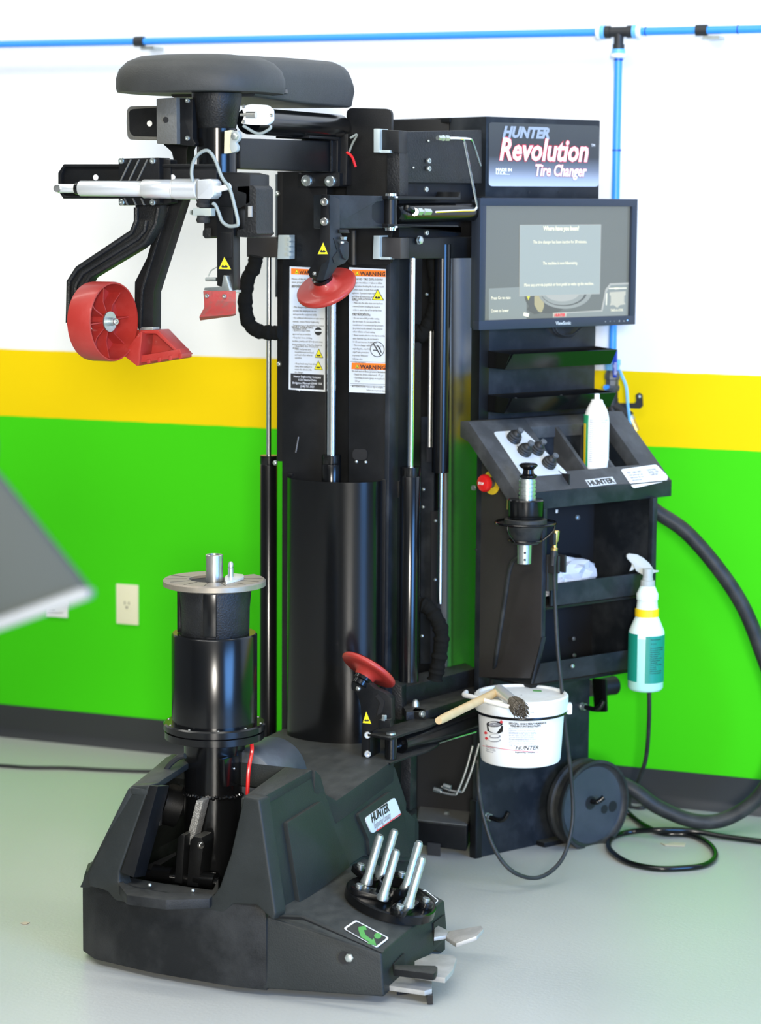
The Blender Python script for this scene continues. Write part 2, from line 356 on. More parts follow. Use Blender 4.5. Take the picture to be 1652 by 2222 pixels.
# outlets ------------------------------------------------------------------
def outlet(px, py, lab, white=False):
    c = onY(px, py, 0); t = thing('wall_outlet' if not white else 'wall_plate', lab, 'outlet', (c.x, 0, c.z))
    B().box(c.x-.035, c.x+.035, -.006, 0, c.z-.057, c.z+.057).ob('cover_plate', 'white_plastic' if white else 'cream', t, bevel=.002)
    if not white:
        B().cyl((c.x, -.006, c.z), (c.x, -.0075, c.z), .0165).ob('socket', 'cream', t)
        for dx, dz, s in ((-.0065, .004, .0045), (.0065, .004, .0038), (0, -.008, .0028)):
            B().box(c.x+dx-.0012-(.0015 if dx == 0 else 0), c.x+dx+.0012+(.0015 if dx == 0 else 0), -.0082, -.0074, c.z+dz-s, c.z+dz+s).ob('slot', 'ink', t)
        for dz in (-.03, .03): screw((c.x, -.006, c.z+dz), -YY, .0028, t, 'cream', hole=False, h=.001)
    else:
        text('S 20A', .008, (c.x-.024, -.0065, c.z-.036), XX, ZZ, 'ink', t)
        B().box(c.x-.028, c.x+.02, -.0068, -.0062, c.z-.043, c.z-.0415).ob('label_line', 'ink', t)
outlet(278, 1311, 'cream single-socket outlet on the green wall behind the machine')
outlet(125, 1296, 'white wall plate half hidden by the blurred grey hood', True)

# ============================================================ the tire changer
TC = thing('tire_changer', 'large black and dark grey tire changer with red rollers and a tall column', 'tire changer', (.30, -1.35, 0))
# --- moulded base cover
def base_ring(pts, z): return [V((x, y, z)) for x, y in pts]
out0 = [(.038, -1.0), (.033, -1.66), (.056, -1.715), (.105, -1.754), (.25, -1.784), (.44, -1.797), (.508, -1.79), (.515, -1.0)]
out1 = [(.036, -1.0), (.032, -1.665), (.058, -1.718), (.11, -1.755), (.25, -1.783), (.44, -1.794), (.505, -1.787), (.515, -1.0)]
in1 = [(.075, -1.0), (.075, -1.64), (.10, -1.685), (.14, -1.715), (.25, -1.728), (.43, -1.733), (.475, -1.725), (.480, -1.0)]
B().loft([base_ring(out0, .015), base_ring(out0, .04), base_ring(out1, .160), base_ring([(x*.97+.008, y*.99-.012) for x, y in out1], .184), base_ring(in1, .184), base_ring(in1, .07)]).ob('lower_cover', 'plastic', TC, bevel=.004)
# front frame round the opening: polygon on a leaning plane
FP = V((.3, -1.786, .15)); FN = V((-.06, -1, .07)).normalized()
def onF(px, py): return onP(px, py, FP, FN)
oL = [(183, 1897), (284, 1705), (325, 1703), (259, 1893)]
mk = lambda px, r: [onF(*p) for p in px]
dep = V((0.008, .035, 0))
hull = [(192, 1924), (190, 1893), (284, 1706), (325, 1704), (259, 1890), (258, 1912), (266, 1930), (280, 1940), (360, 1953), (440, 1952), (462, 1944), (476, 1925), (500, 1855), (529, 1728), (562, 1735), (598, 1985), (592, 1998), (556, 1964), (505, 1962), (486, 1982), (470, 1987), (370, 1977), (250, 1955), (232, 1934), (212, 1928)]
B().prism([onF(*p) for p in hull], dep).ob('front_frame', 'cover_plastic', TC, bevel=.005, seg=3)
# ledge with two screws inside the opening
B().prism([onZ(a, b, .19) for a, b in [(262, 1900), (270, 1915), (292, 1925), (360, 1936), (440, 1938), (462, 1930), (474, 1905), (474, 1932), (455, 1950), (360, 1953), (275, 1942), (258, 1920)]], (0, 0, -.02)).ob('opening_ledge', 'plastic', TC, bevel=.002)
for q in ((325, 1921), (419, 1933)): screw(onZ(*q, .192), (0, -.3, 1), .0045, TC, 'zinc', hole=False)
# left rim and wall
B().prism([V((.197, -1.768, .385)), V((.235, -1.766, .385)), V((.215, -1.52, .392)), V((.150, -1.52, .392))], (0, 0, -.014)).loft([[V((.192, -1.768, .383)), V((.078, -1.768, .165)), V((.10, -1.76, .165)), V((.207, -1.765, .383))], [V((.150, -1.50, .392)), V((.06, -1.50, .165)), V((.085, -1.5, .165)), V((.165, -1.50, .392))], [V((.150, -1.30, .31)), V((.06, -1.30, .165)), V((.085, -1.3, .165)), V((.165, -1.30, .31))]]).ob('left_wall', 'cover_plastic', TC, bevel=.004)
# inner slanted lining at left
B().prism([onF(325, 1704), onF(343, 1706), onF(290, 1905), onF(262, 1893)], (0, .05, -.01)).ob('opening_lining', 'satin', TC, bevel=.002)
# right wall: outer surface leans inward
RP = V((.515, -1.4, .16)); RN = V((1, -.03, .16)).normalized()
def onR(px, py): return onP(px, py, RP, RN)
rw = [(602, 1988), (560, 1736), (678, 1672), (692, 1690), (700, 1712), (710, 1729), (724, 1732), (742, 1724), (858, 1662), (884, 1742), (883, 1757), (903, 1775), (903, 1868), (880, 1870), (791, 1858)]
B().prism([onR(*p) for p in rw], (-.03, 0, -.002)).ob('right_wall', 'cover_plastic', TC, bevel=.006, seg=3)
# raised panels on the right wall
def raised(px, nm, m, t=.006, par=TC, r=6):
    return B().prism([onR(*p)+RN*t for p in rnd(px, r)], -RN*(t+.004)).ob(nm, m, par, bevel=.0025)
raised([(614, 1786), (690, 1738), (752, 1880), (642, 1962)], 'side_panel', 'cover_plastic', .010)
lp = raised([(770, 1768), (840, 1718), (849, 1721), (868, 1752), (884, 1860), (797, 1858), (794, 1822)], 'logo_panel', 'cover_plastic', .008)
bd = B().prism([onR(*p)+RN*.0105 for p in rnd([(783, 1776), (848, 1730), (862, 1768), (798, 1810)], 7)], -RN*.004).ob('logo_badge', 'sticker', TC)
e0, e1 = onR(797, 1786)+RN*.0112, onR(846, 1752)+RN*.0112
xd = e1-e0; yd = onR(790, 1755)-onR(798, 1790)
text('HUNTER', .027, e0, xd, yd, 'ink', bd, width=.88, bold=.0006)
text('Engineering Company', .021, onR(803, 1799)+RN*.0112, xd, yd, 'grey_ink', bd, width=.47)
B().prism([onR(*p)+RN*.0118 for p in [(806, 1803), (860, 1765), (860.5, 1767), (806.5, 1805)]], RN*.0004).ob('red_line', 'red_ink', bd)
# top rim right, rear deck, hump
B().prism([V((.441, -1.768, .388)), V((.476, -1.768, .388)), V((.478, -1.505, .392)), V((.415, -1.505, .392))], (0, 0, -.02)).ob('right_rim', 'cover_plastic', TC, bevel=.004)
dz = [(-1.505, .392, .484), (-1.475, .372, .484), (-1.455, .330, .486), (-1.43, .312, .50), (-1.36, .318, .503), (-1.13, .334, .505), (-.96, .336, .43), (-.93, .336, .16)]
B().loft([[V((.155, y, z)), V((x, y, z)), V((x, y, z-.05)), V((.155, y, z-.05))] for y, z, x in dz]).ob('rear_deck', 'cover_plastic', TC, bevel=.004)
hc = V((onY(574, 1690, -1.40).x, -1.50, .337))
B().lathe([(0, .0735), (.004, .077), (.15, .077), (.154, .0735)], hc, YY, 56).ob('motor_cover', 'brushed', TC, smooth=50)
# tail with the foot pedals
T = {'a': (.500, -1.792), 'b': (.737, -1.742), 'c': (.718, -1.345), 'd': (.500, -1.30)}
def zt_(x): return .166-(x-.50)*.265
tp = [V((x, y, .02)) for x, y in T.values()]
B().loft([[V((x, y, .018)) for x, y in T.values()], [V((.502, -1.780, .162)), V((.727, -1.732, .102)), V((.712, -1.352, .102)), V((.50, -1.30, .162))]]).ob('tail_cover', 'cover_plastic', TC, bevel=.005, seg=3)
B().pY([(583, 1963), (600, 1988), (653, 1990), (663, 1994), (829, 2067), (829, 2070), (660, 1997), (600, 1993)], -1.782, .012).ob('seam', 'satin', TC)
sp = onP(758, 2078, (.6, -1.768, .1), (.21, -1, 0)); screw(sp, (.2, -1, 0), .0075, TC, 'zinc', hexa=True)
B().lathe([(0, .013), (.001, .013)], sp+V((-.010, .001, -.002)), (.2, -1, 0), 16).ob('screw_hole', 'void', TC)
for px in ([(855, 2092), (878, 2068), (880, 2108), (856, 2118)], [(942, 2003), (966, 1984), (966, 2070), (942, 2060)]):
    B().prism([onP(a, b, (.729, -1.6, .06), (1, .045, 0)) for a, b in px], (-.002, 0, 0)).ob('pedal_slot', 'void', TC)
TN = V((.265, 0, 1)).normalized()
def onT(px, py, h=0): return onP(px, py, V((.50, -1.5, .163))+TN*h, TN)
def pedal_sign(px, nm='pedal_sign'):
    o = B().prism([onT(*p, .0008) for p in rnd(px, 5)], TN*.0008).ob(nm, 'white_ink', TC)
    c = sum((V(p) for p in px), V((0, 0)))/len(px)
    B().prism([onT(*(c+(V(p)-c)*.90), .0016) for p in rnd(px, 5)], TN*.0005).ob('sign_field', 'satin', o)
    return o, c
ps, c = pedal_sign([(745, 2015), (772, 1997), (845, 2036), (818, 2057)])
B().prism([onT(*p, .0022) for p in [(778, 2012), (793, 2009), (796, 2018), (789, 2018), (794, 2030), (808, 2040), (811, 2035), (817, 2052), (797, 2048), (801, 2044), (783, 2033), (778, 2018)]], TN*.0006).ob('arrow_mark', 'green_mark', ps)
B().prism([onT(820+8*math.cos(a*.5), 2031+6*math.sin(a*.5), .0022) for a in range(12)], TN*.0006).ob('dot_mark', 'green_mark', ps)
ps, c = pedal_sign([(905, 1944), (922, 1930), (953, 1955), (928, 1973)])
B().prism([onT(*p, .0022) for p in [(915, 1942), (928, 1940), (936, 1952), (928, 1963), (912, 1958), (926, 1955), (928, 1949), (922, 1944)]], TN*.0006).ob('arrow_mark', 'green_mark', ps)
def pedal(px, z, t, up=()): return [onZ(a, b, z) for a, b in px]
def pp(nm, pts, m='pedal_metal', t=.008, par=TC, bev=.0015): return B().prism(pts, (0, 0, -t)).ob(nm, m, par, bevel=bev)
# upper right pedal: bent plate
f1 = [onP(a, b, (.75, -1.42, .065), (0, 0, 1)) for a, b in [(943, 2013), (951, 2008), (975, 2020), (968, 2030), (942, 2034)]]
ped = pp('foot_pedal', f1)
B().prism([onZ(975, 2020, .068), onZ(1044, 2008, .085), onZ(1050, 2015, .085), onZ(1035, 2031, .078), onZ(990, 2047, .062), onZ(968, 2032, .06)], (0, 0, -.009)).ob('pedal_tread', 'pedal_metal', ped, bevel=.0015)
ped = pp('foot_pedal', [onZ(a, b, .05) for a, b in [(900, 2085), (937, 2069), (985, 2072), (991, 2080), (983, 2104), (966, 2122), (900, 2112)]], t=.011)
pp('pedal_arm', [onZ(a, b, .066) for a, b in [(856, 2093), (945, 2095), (950, 2099), (946, 2110), (940, 2113), (856, 2103)]], 'satin', .014)
ped = pp('foot_pedal', [onZ(a, b, .030) for a, b in [(860, 2122), (868, 2113), (930, 2120), (938, 2128), (938, 2146), (922, 2150), (845, 2139), (843, 2132)]], t=.010)
B().prism([onZ(a, b, .020) for a, b in [(870, 2112), (936, 2118), (940, 2160), (928, 2160), (926, 2135), (862, 2140)]], (0, 0, -.018)).ob('pedal_bracket', 'satin', ped)

# --- spindle
SX, SY = .2515, -1.5; SP = V((SX, SY, 0))
def sz(py): return onY(465, py, SY).z
B().lathe([(0, .075), (.02, .075), (.02, .064), (sz(1715)-.1, .064)], SP+V((0, 0, .1)), ZZ, 40).ob('spindle_foot', 'gloss', TC)
B().lathe([(sz(1720), .0635), (sz(1600), .0635)], SP, ZZ, 48).ob('spindle_shaft', 'gloss', TC)
# weld bead
b = B(); n = 60
for i in range(n):
    a = math.tau*i/n; p = SP+V((math.cos(a)*.0645, math.sin(a)*.0645, sz(1716)+random.uniform(-.002, .002)))
    b.lathe([(-.004, .002), (-.002, .0045), (.002, .0045), (.004, .002)], p, V((-math.sin(a), math.cos(a), .15)), 6)
b.ob('weld_bead', 'gloss', TC, kind='stuff')
zf = sz(1578)
B().lathe([(zf-.022, .098), (zf-.020, .104), (zf-.006, .104), (zf-.0045, .100), (zf-.0025, .100), (zf-.001, .1065), (zf+.010, .1065), (zf+.013, .103), (zf+.0132, .088)], SP, ZZ, 64).ob('spindle_flange', 'gloss', TC)
for i in range(10):
    a = math.tau*(i+.35)/10; screw(SP+V((math.cos(a)*.098, math.sin(a)*.098, zf+.012)), ZZ, .0032, TC, 'steel', hole=False, h=.0025)
zm = sz(1372)
B().lathe([(zf+.012, .089), (zm-.004, .089), (zm, .086), (zm, .074)], SP, ZZ, 64).ob('spindle_tube', 'gloss', TC)
zq = sz(1262)
# neck with flats
def neck(r, z): 
    out = []
    for i in range(48):
        a = math.tau*i/48; rr = r
        for a0 in (3.75, 5.6):
            d = abs((a-a0+math.pi) % math.tau-math.pi)
            if d < .28: rr = r*(.985-.0*d)
        x, y = math.cos(a)*rr, math.sin(a)*rr
        out.append(SP+V((x, y, z)))
    return out
B().loft([neck(.0725, zm-.002), neck(.0735, (zm+zq)/2), neck(.077, zq-.012)]).ob('spindle_neck', 'cast', TC, bevel=.001)
for a0 in (3.62, 5.05):
    d = V((math.cos(a0), math.sin(a0), 0)); t = V((-d.y, d.x, 0))
    B().obox(SP+d*.068+V((0, 0, (zm+zq)/2-.006)), t*.014, d*.009, V((0, 0, (zq-zm)/2-.008))).ob('neck_rib', 'gloss', TC, bevel=.003)
# table ring with a gap at the back
b = B(); a0, a1 = rad(112), rad(432-9)   # gap toward back right
n = 72; hole = .052
def tr(r, z): return [SP+V((math.cos(a0+(a1-a0)*i/n)*r, math.sin(a0+(a1-a0)*i/n)*r, z)) for i in range(n+1)]
R_ = [tr(hole, zq-.010), tr(.098, zq-.010), tr(.1065, zq-.007), tr(.1065, zq+.003), tr(.103, zq+.006), tr(hole, zq+.006)]
vs = [[b.bm.verts.new(p) for p in r] for r in R_]
for k in range(6):
    for i in range(n): b.bm.faces.new((vs[k][i], vs[k][i+1], vs[(k+1) % 6][i+1], vs[(k+1) % 6][i]))
b.bm.faces.new([vs[k][0] for k in range(6)]); b.bm.faces.new([vs[k][n] for k in range(6)][::-1])
tb = b.ob('wheel_table', 'worn_steel', TC)
for i in range(9):
    a = rad(180+i*26); d = V((math.cos(a), math.sin(a), 0)); t = V((-d.y, d.x, 0))
    B().obox(SP+d*.078+V((0, 0, zq+.0062)), t*.0004, d*.022, V((0, 0, .0003))).ob('radial_seam', 'satin', tb)
B().lathe([(zq-.02, .0515), (zq+.001, .0515)], SP, ZZ, 40).ob('table_bore', 'void', TC)
zs = sz(1203)
B().lathe([(zq-.02, .0178), (zs-.0015, .0178), (zs, .0165), (zs, .0145), (zs-.03, .0145)], SP, ZZ, 32).ob('centre_shaft', 'steel', TC)
dp = onZ(503, 1262, zq+.004)
B().prism([onZ(a, b_, zq+.010) for a, b_ in rnd([(487, 1250), (500, 1243), (529, 1246), (530, 1252), (515, 1258), (488, 1263)], 6)], (0, 0, -.012)).ob('drive_lug', 'alu', TC, bevel=.001)
dq = onZ(501, 1252, zq+.01)
B().lathe([(0, .0062), (.018, .0062), (.019, .005), (.021, .005), (.0215, .0058), (.028, .0055), (.032, .003)], dq, ZZ, 16).ob('drive_pin', 'steel', TC)
# tilt linkage in the opening
lug = [(425, 1738), (450, 1742), (431, 1850), (403, 1858)]
def onL(px, py, y=-1.575): return onY(px, py, y)
B().prism([onY(*p, -1.60) for p in [(426, 1737), (441, 1738), (417, 1835), (402, 1832)]], (0, .03, 0)).ob('tilt_lug', 'galv', TC, bevel=.001)
for px in ([(386, 1818), (392, 1811), (401, 1813), (395, 1918), (378, 1915)], [(412, 1825), (420, 1815), (437, 1818), (442, 1830), (430, 1925), (405, 1922)]):
    B().prism([onY(*p, -1.625) for p in px], (0, .05, 0)).ob('link_plate', 'satin', TC, bevel=.0025)
screw(onY(434, 1834, -1.625), (1, -.4, 0), .007, TC, 'steel')
ya = -1.60
B().cyl(onY(322, 1897, ya), onY(476, 1917, ya), .0135).cyl(onY(335, 1892, ya-.01), onY(375, 1898, ya-.01), .016).cyl(onY(425, 1905, ya-.01), onY(468, 1911, ya-.01), .016).ob('pivot_roller', 'gloss', TC)
B().prism([onY(*p, ya-.005) for p in [(318, 1888), (322, 1876), (380, 1850), (382, 1856), (340, 1882), (330, 1898), (320, 1900)]], (0, .012, 0)).ob('pivot_arm', 'satin', TC, bevel=.001)
B().cyl(onY(455, 1855, -1.47), onY(520, 1862, -1.47), .03).ob('rear_roller', 'gloss', TC)
# junction plate, tube and cables by the spindle
B().pX([(487, 1648), (533, 1636), (534, 1700), (490, 1708)], SX+.062, .012).ob('junction_plate', 'gloss', TC, bevel=.001)
screw(onX(508, 1668, SX+.063), XX, .003, TC, 'zinc', hole=False)
B().pX([(538, 1652), (556, 1624), (562, 1630), (556, 1690), (540, 1692)], SX+.066, .01).ob('plug_block', 'satin', TC, bevel=.001)
for q in ((554, 1657), (554, 1679)): screw(onX(*q, SX+.067), XX, .002, TC, 'zinc', hole=False)
q = lambda a, b_: onX(a, b_, SX+.088)
B().tube([q(538, 1607), q(545, 1609), q(547, 1630), q(540, 1670), q(537, 1724)], .0042).ob('red_tube', 'red_gloss', TC)
q = lambda a, b_: onY(a, b_, -1.61)
B().tube([q(402, 1640), q(385, 1645), q(362, 1668), q(350, 1710), q(345, 1790)], .006).ob('cable', 'rubber', TC)
B().cyl(onY(345, 1735, -1.50), onY(392, 1738, -1.46), .034).cyl(onY(352, 1740, -1.49), onY(388, 1750, -1.47), .045).ob('hub_bearing', 'satin', TC)

# --- flange plate with pins lying on the tail
FC = onT(845, 1963); fl = thing('flange_plate', 'black round flange plate with five upright steel pins lying on the tail of the base', 'flange plate', FC)
ft = TN; fx = V((1, 0, -.265)).normalized()
B().lathe([(0.001, .095), (.018, .095), (.021, .092), (.021, .030), (.001, .030)], FC, ft, 56, cap=False).ob('disc', 'gloss', fl)
B().lathe([(.010, .034), (.050, .034), (.050, .030), (.010, .030)], FC, ft, 36, cap=False).ob('centre_collar', 'gloss', fl)
def onH(px, py, h): return onP(px, py, FC+ft*h, ft)
pins = [((795, 1917), (829, 1829)), ((827, 1905), (864, 1822)), ((830, 1951), (862, 1864)), ((880, 1931), (918, 1850)), ((886, 1966), (919, 1880)), ((870, 1925), (905, 1868))][:6]
for i, (a, t) in enumerate(pins[:5] + [((858, 1930), (905, 1872))][:0]):
    p = onH(*a, .034); d = (ft*.995 + fx*.02).normalized()
    # length along the pin so that its top sits where it is seen
    g = B().lathe([(0, .0125), (.006, .0125), (.010, .0105), (.016, .0105), (.018, .0090), (.103, .0090), (.109, .0064), (.109, .0036), (.104, .0036)], p, d, 20).ob('pin', 'zinc', fl)
for (a, b_) in (((779, 1893), (803, 1915)), ((776, 1938), (833, 1952)), ((864, 1983), (889, 1966)), ((868, 1911), (884, 1930)), ((921, 1968), (900, 1950))):
    p, q2 = onH(*a, .021), onH(*b_, .021); d = (q2-p).normalized(); t = ft.cross(d)
    b = B(); L = (q2-p).length; ring = []
    for k in range(9): an = math.pi/2+math.pi*k/8; ring.append(p+d*math.cos(an)*.017+t*math.sin(an)*.017)
    for k in range(9): an = -math.pi/2+math.pi*k/8; ring.append(q2+d*math.cos(an)*.017+t*math.sin(an)*.017)
    b.prism(ring, ft*.013).ob('pin_arm', 'gloss', fl, bevel=.002)
    screw(p+ft*.013, ft, .0078, fl, 'zinc')

# --- column
YC = -.95
zd = .325
def yx(px, y=YC): return onY(px, 900, y).x
def yz(py, y=YC, px=730): return onY(px, py, y).z
xl, xr = yx(612), yx(843); zt1 = yz(372)
B().box(xl, yx(708), YC, YC+.05, zd, zt1).box(yx(757), xr, YC, YC+.05, zd, zt1).box(xl, xr, YC+.05, YC+.20, zd-.2, zt1).ob('column', 'satin', TC, bevel=.003)
B().box(xr-.007, xr+.004, YC-.003, YC+.05, zd, yz(560)).ob('column_edge', 'panel', TC, bevel=.001)
tp = B().pY(rnd([(752, 573), (752, 234), (850, 236), (850, 576)], 14), YC-.004, .012).ob('top_plate', 'satin', TC, bevel=.001)
# curved guard
zc0, zc1 = .333, yz(1036)
b = B(); n = 24; gx0, gx1 = yx(634), yx(836); gc = (gx0+gx1)/2; gw = (gx1-gx0)/2
def garc(z, k=1.0): return [V((gc-gw*k*math.cos(math.pi*i/n), YC-.004-.088*k*math.sin(math.pi*i/n)**.8, z)) for i in range(n+1)]
b.loft([garc(zc0), garc(zc1), garc(zc1, .97), garc(zc0, .97)], cap=False, closed=False)
b.ob('column_guard', 'gloss', TC, smooth=60)
B().box(gx0-.008, gx0+.004, YC-.008, YC, zc0, zc1+.004).box(gx1-.004, gx1+.006, YC-.008, YC, zc0, zc1+.002).ob('guard_flange', 'satin', TC, bevel=.001)
# lift cylinders: rod + sleeve
def lift(px, pyt, pym, pyb, y, rr, rs, nm='lift_cylinder', dk=False):
    x = yx(px, y); a = B().cyl((x, y, yz(pym, y, px)), (x, y, yz(pyt, y, px)), rr, seg=20).ob('piston_rod', 'chrome', TC)
    B().lathe([(0, rs), (yz(pym, y, px)-yz(pyb, y, px)-.022, rs), (yz(pym, y, px)-yz(pyb, y, px)-.021, rs*.97), (yz(pym, y, px)-yz(pyb, y, px)-.019, rs), (yz(pym, y, px)-yz(pyb, y, px), rs), (yz(pym, y, px)-yz(pyb, y, px), rr)], (x, y, yz(pyb, y, px)), ZZ, 32).ob('cylinder_sleeve', 'gloss', TC)
    return x
lift(720, 610, 987, 1060, YC-.012, .0112, .0215)
lift(583.5, 430, 988, 1850, -.86, .0062, .0202)
lift(892, 560, 1013, 1478, -.93, .0072, .0228)
x = yx(959, -.80); B().cyl((x, -.80, yz(1310, -.80, 959)), (x, -.80, yz(1022, -.80, 959)), .006, seg=20).ob('piston_rod', 'chrome', TC)
x = yx(957, -.80); B().cyl((x, -.80, yz(1025, -.80, 957)), (x, -.80, yz(530, -.80, 957)), .0195, seg=28).ob('cylinder_sleeve', 'gloss', TC)
x = yx(912, -.74); B().cyl((yx(933, -.8), -.8, yz(960, -.8)), (yx(933, -.8), -.8, yz(700, -.8)), .0045).ob('guide_rod', 'steel', TC)
# rails left of the column
B().box(xl-.022, xl-.006, -.93, -.88, yz(1010), yz(372)).ob('guide_rail', 'satin', TC, bevel=.001)
B().box(yx(597, -.9), yx(605, -.9), -.9, -.885, yz(650), yz(378)).ob('rail_strip', 'chrome', TC)
for p in ((602, 420), (606, 790), (598, 1005)): screw((yx(p[0], -.93), -.93, yz(p[1], -.93, 606)), -YY, .006, TC, 'zinc', hole=False)
# dark machine frame between column and cabinet
B().pY([(846, 260), (975, 258), (972, 1490), (842, 1490)], -.60, .05).ob('rear_panel', 'satin', TC, bevel=.002)
B().pY([(846, 560), (884, 560), (880, 1485), (842, 1485)], -.80, .03).ob('slide_rail', 'gloss', TC, bevel=.001)
B().pY([(914, 905), (942, 905), (940, 1440), (912, 1440)], -.64, .02).ob('slide_rail', 'panel', TC, bevel=.001)
B().pY([(936, 1110), (950, 1110), (949, 1440), (934, 1440)], -.66, .02).ob('slide_rail', 'void', TC)
B().pY([(926, 960), (944, 960), (943, 1003), (926, 1003)], -.7, .05).ob('rail_stop', 'void', TC)
for q in ((861, 598), (861, 630), (860, 766), (859, 902), (927, 639), (920, 1062), (919, 1100), (946, 1130), (945, 1258), (917, 1380)):
    screw(onY(*q, -.80 if q[0] < 880 else -.66), -YY, .0035 if q[0] < 880 else .004, TC, 'zinc', hole=False)
B().pY([(846, 1045), (866, 1045), (866, 1080), (846, 1080)], -.9, .03).ob('rail_bracket', 'satin', TC, bevel=.001)
B().pX([(977, 555), (1046, 555), (1046, 1475), (977, 1475)], .432, .012).ob('side_sheet', 'mirror_panel', TC, bevel=.001)
B().pX([(969, 555), (980, 555), (980, 1475), (969, 1475)], .436, .02).ob('side_sheet_edge', 'mirror_edge', TC, bevel=.001)
# small opening and screws in the column face
B().prism([onY(*p, YC-.001) for p in rnd([(766, 974), (798, 974), (798, 998), (766, 998)], 10)], (0, -.002, 0)).ob('cable_opening', 'void', TC)
for q in ((774, 1002), (794, 1003)): screw(onY(*q, YC-.001), -YY, .0042, TC, 'zinc', hole=False)
B().tube([onY(648, 948, YC-.001), onY(646, 960, YC-.001), onY(642, 982, YC-.001)], .0014, seg=5).ob('paint_chip', 'soft_ink', TC)

# warning labels ----------------------------------------------------------
def yl(px, py, y=YC-.0006): return onY(px, py, y)
def rect(par, nm, m, px, d): return B().prism([onY(a, b_, YC-d) for a, b_ in px], (0, -.0004, 0)).ob(nm, m, par)
def tri(par, pts, d=.0016, f=None):
    f = f or (lambda a, b_, dd: onY(a, b_, YC-dd)); c = sum((V(p) for p in pts), V((0, 0)))/3
    nrm = (f(*pts[1], d)-f(*pts[0], d)).cross(f(*pts[2], d)-f(*pts[0], d)).normalized()
    if nrm.dot(CAM-f(*pts[0], d)) < 0: nrm = -nrm
    o = B().prism([f(*p, d) for p in rnd(pts, 1.2, 2)], nrm*.0003).ob('warning_triangle', 'ink', par)
    B().prism([f(*(c+(V(p)-c)*.84), d)+nrm*.0005 for p in pts], nrm*.0002).ob('triangle_field', 'yellow', par)
    g = [(-.16, -.05), (-.02, .12), (.02, .0), (.2, .02), (.3, .16), (.2, .22), (-.22, .22), (-.3, .12)]
    s_ = (V(pts[1])-V(pts[2])).length
    B().prism([f(c.x+x*s_*.8, c.y+y*s_*.8, d)+nrm*.0009 for x, y in g], nrm*.0002).ob('hand_symbol', 'ink', par)
    return o
def para(par, body, px, py, px_h, m='soft_ink', wd=.8, line=1.0, bold=0, al='LEFT'):
    k = onY(px, py, YC); kz = (onY(px, py-1, YC)-k).z
    text(body, px_h*kz*1.38, onY(px, py, YC-.0020), XX, ZZ, m, par, width=wd, line=line, bold=bold, align=al, lift=0, res=1)
lb = B().prism([yl(*p) for p in [(629, 578), (706, 582), (706, 850), (627, 845)]], (0, -.0006, 0)).ob('warning_label', 'sticker', TC)
rect(lb, 'orange_band', 'orange', [(632, 582), (703, 586), (703, 598), (632, 595)], .0012)
tri(lb, [(644, 583), (640, 594), (649, 594)], .0015)
para(lb, 'WARNING', 650, 595, 8.5, 'ink', .9, bold=.0002)
para(lb, 'Misuse of this tire changer can\ncause property damage or\nserious bodily injury.', 633, 607, 4.6, line=1.12)
para(lb, 'BEFORE OPERATING:', 633, 624, 5, 'ink', .85)
para(lb, '• This changer requires a training\noperator that employees can use\nand operate the equipment safely.\n• For additional information or replacement\nmanuals, contact Hunter Engineering\nCompany or go to the website (see contact\ninformation below).', 636, 668, 4.2, wd=.72, line=1.35)
para(lb, 'WHILE OPERATING:', 633, 712, 5, 'ink', .85)
para(lb, '• ALWAYS wear OSHA\napproved eye protection.\n• Keep hair, loose clothing,\nneckties, jewelry, and all body parts away\nfrom moving parts of the tire changer at\nall times.', 635, 719, 4.2, wd=.74, line=1.3)
para(lb, '• Keep hands clear of bead press,\nroller, bead press arm,\nmount/demount tool head,\nand bead rollers when in\noperation.\n\n• Keep hands away from wheel\nclamp when seating it to\nsecure the wheel to the\ntire changer.', 640, 753, 4.2, wd=.72, line=1.08)
B().prism([onY(691+8*math.cos(a), 719+9*math.sin(a), YC-.0014) for a in [i*.42 for i in range(15)]], (0, -.0004, 0)).ob('head_symbol', 'ink', lb)
rect(lb, 'goggles_symbol', 'sticker', [(684, 716), (700, 716), (700, 720), (684, 720)], .0020)
tri(lb, [(692, 756), (683, 776), (702, 777)]); tri(lb, [(691, 782), (682, 802), (701, 803)])
rect(lb, 'address_panel', 'ink', [(631, 810), (703, 813), (703, 846), (631, 842)], .0012)
para(lb, 'Hunter Engineering Company\n11250 Hunter Drive\nBridgeton, Missouri 63044, USA\n(314) 731-3020\nhttp://www.hunter.com', 667, 820, 5.0, 'white_ink', .78, line=1.02, al='CENTER')
lb = B().prism([yl(*p) for p in [(758, 580), (838, 584), (837, 854), (758, 851)]], (0, -.0006, 0)).ob('warning_label', 'sticker', TC)
for y0 in (585, 787):
    rect(lb, 'orange_band', 'orange', [(764, y0), (837, y0+2), (837, y0+16), (763, y0+14)], .0012)
    tri(lb, [(776, y0+3), (771, y0+12), (780, y0+12)], .0015)
    para(lb, 'WARNING', 782, y0+13, 9, 'ink', .98, bold=.0003)
para(lb, 'AVOID TIRE EXPLOSION!', 770, 608, 5, 'ink', .86)
para(lb, 'Improper tire inflation or failure to deflate\nthe tire before breaking the beads can result\nin severe injury or death from a tire\nexplosion. Operators must read\nand follow all instructions and\nwarnings.', 764, 615, 4.2, wd=.72, line=1.3)
para(lb, 'TIRE DEFLATION:', 764, 651, 5, 'ink', .85)
para(lb, '• Make sure the valve stem core has been\nremoved before breaking the beads in\norder to ensure that all the air has been\nremoved from the tire.', 766, 659, 4.2, wd=.72, line=1.3)
para(lb, 'TIRE INFLATION:', 764, 685, 5, 'ink', .85)
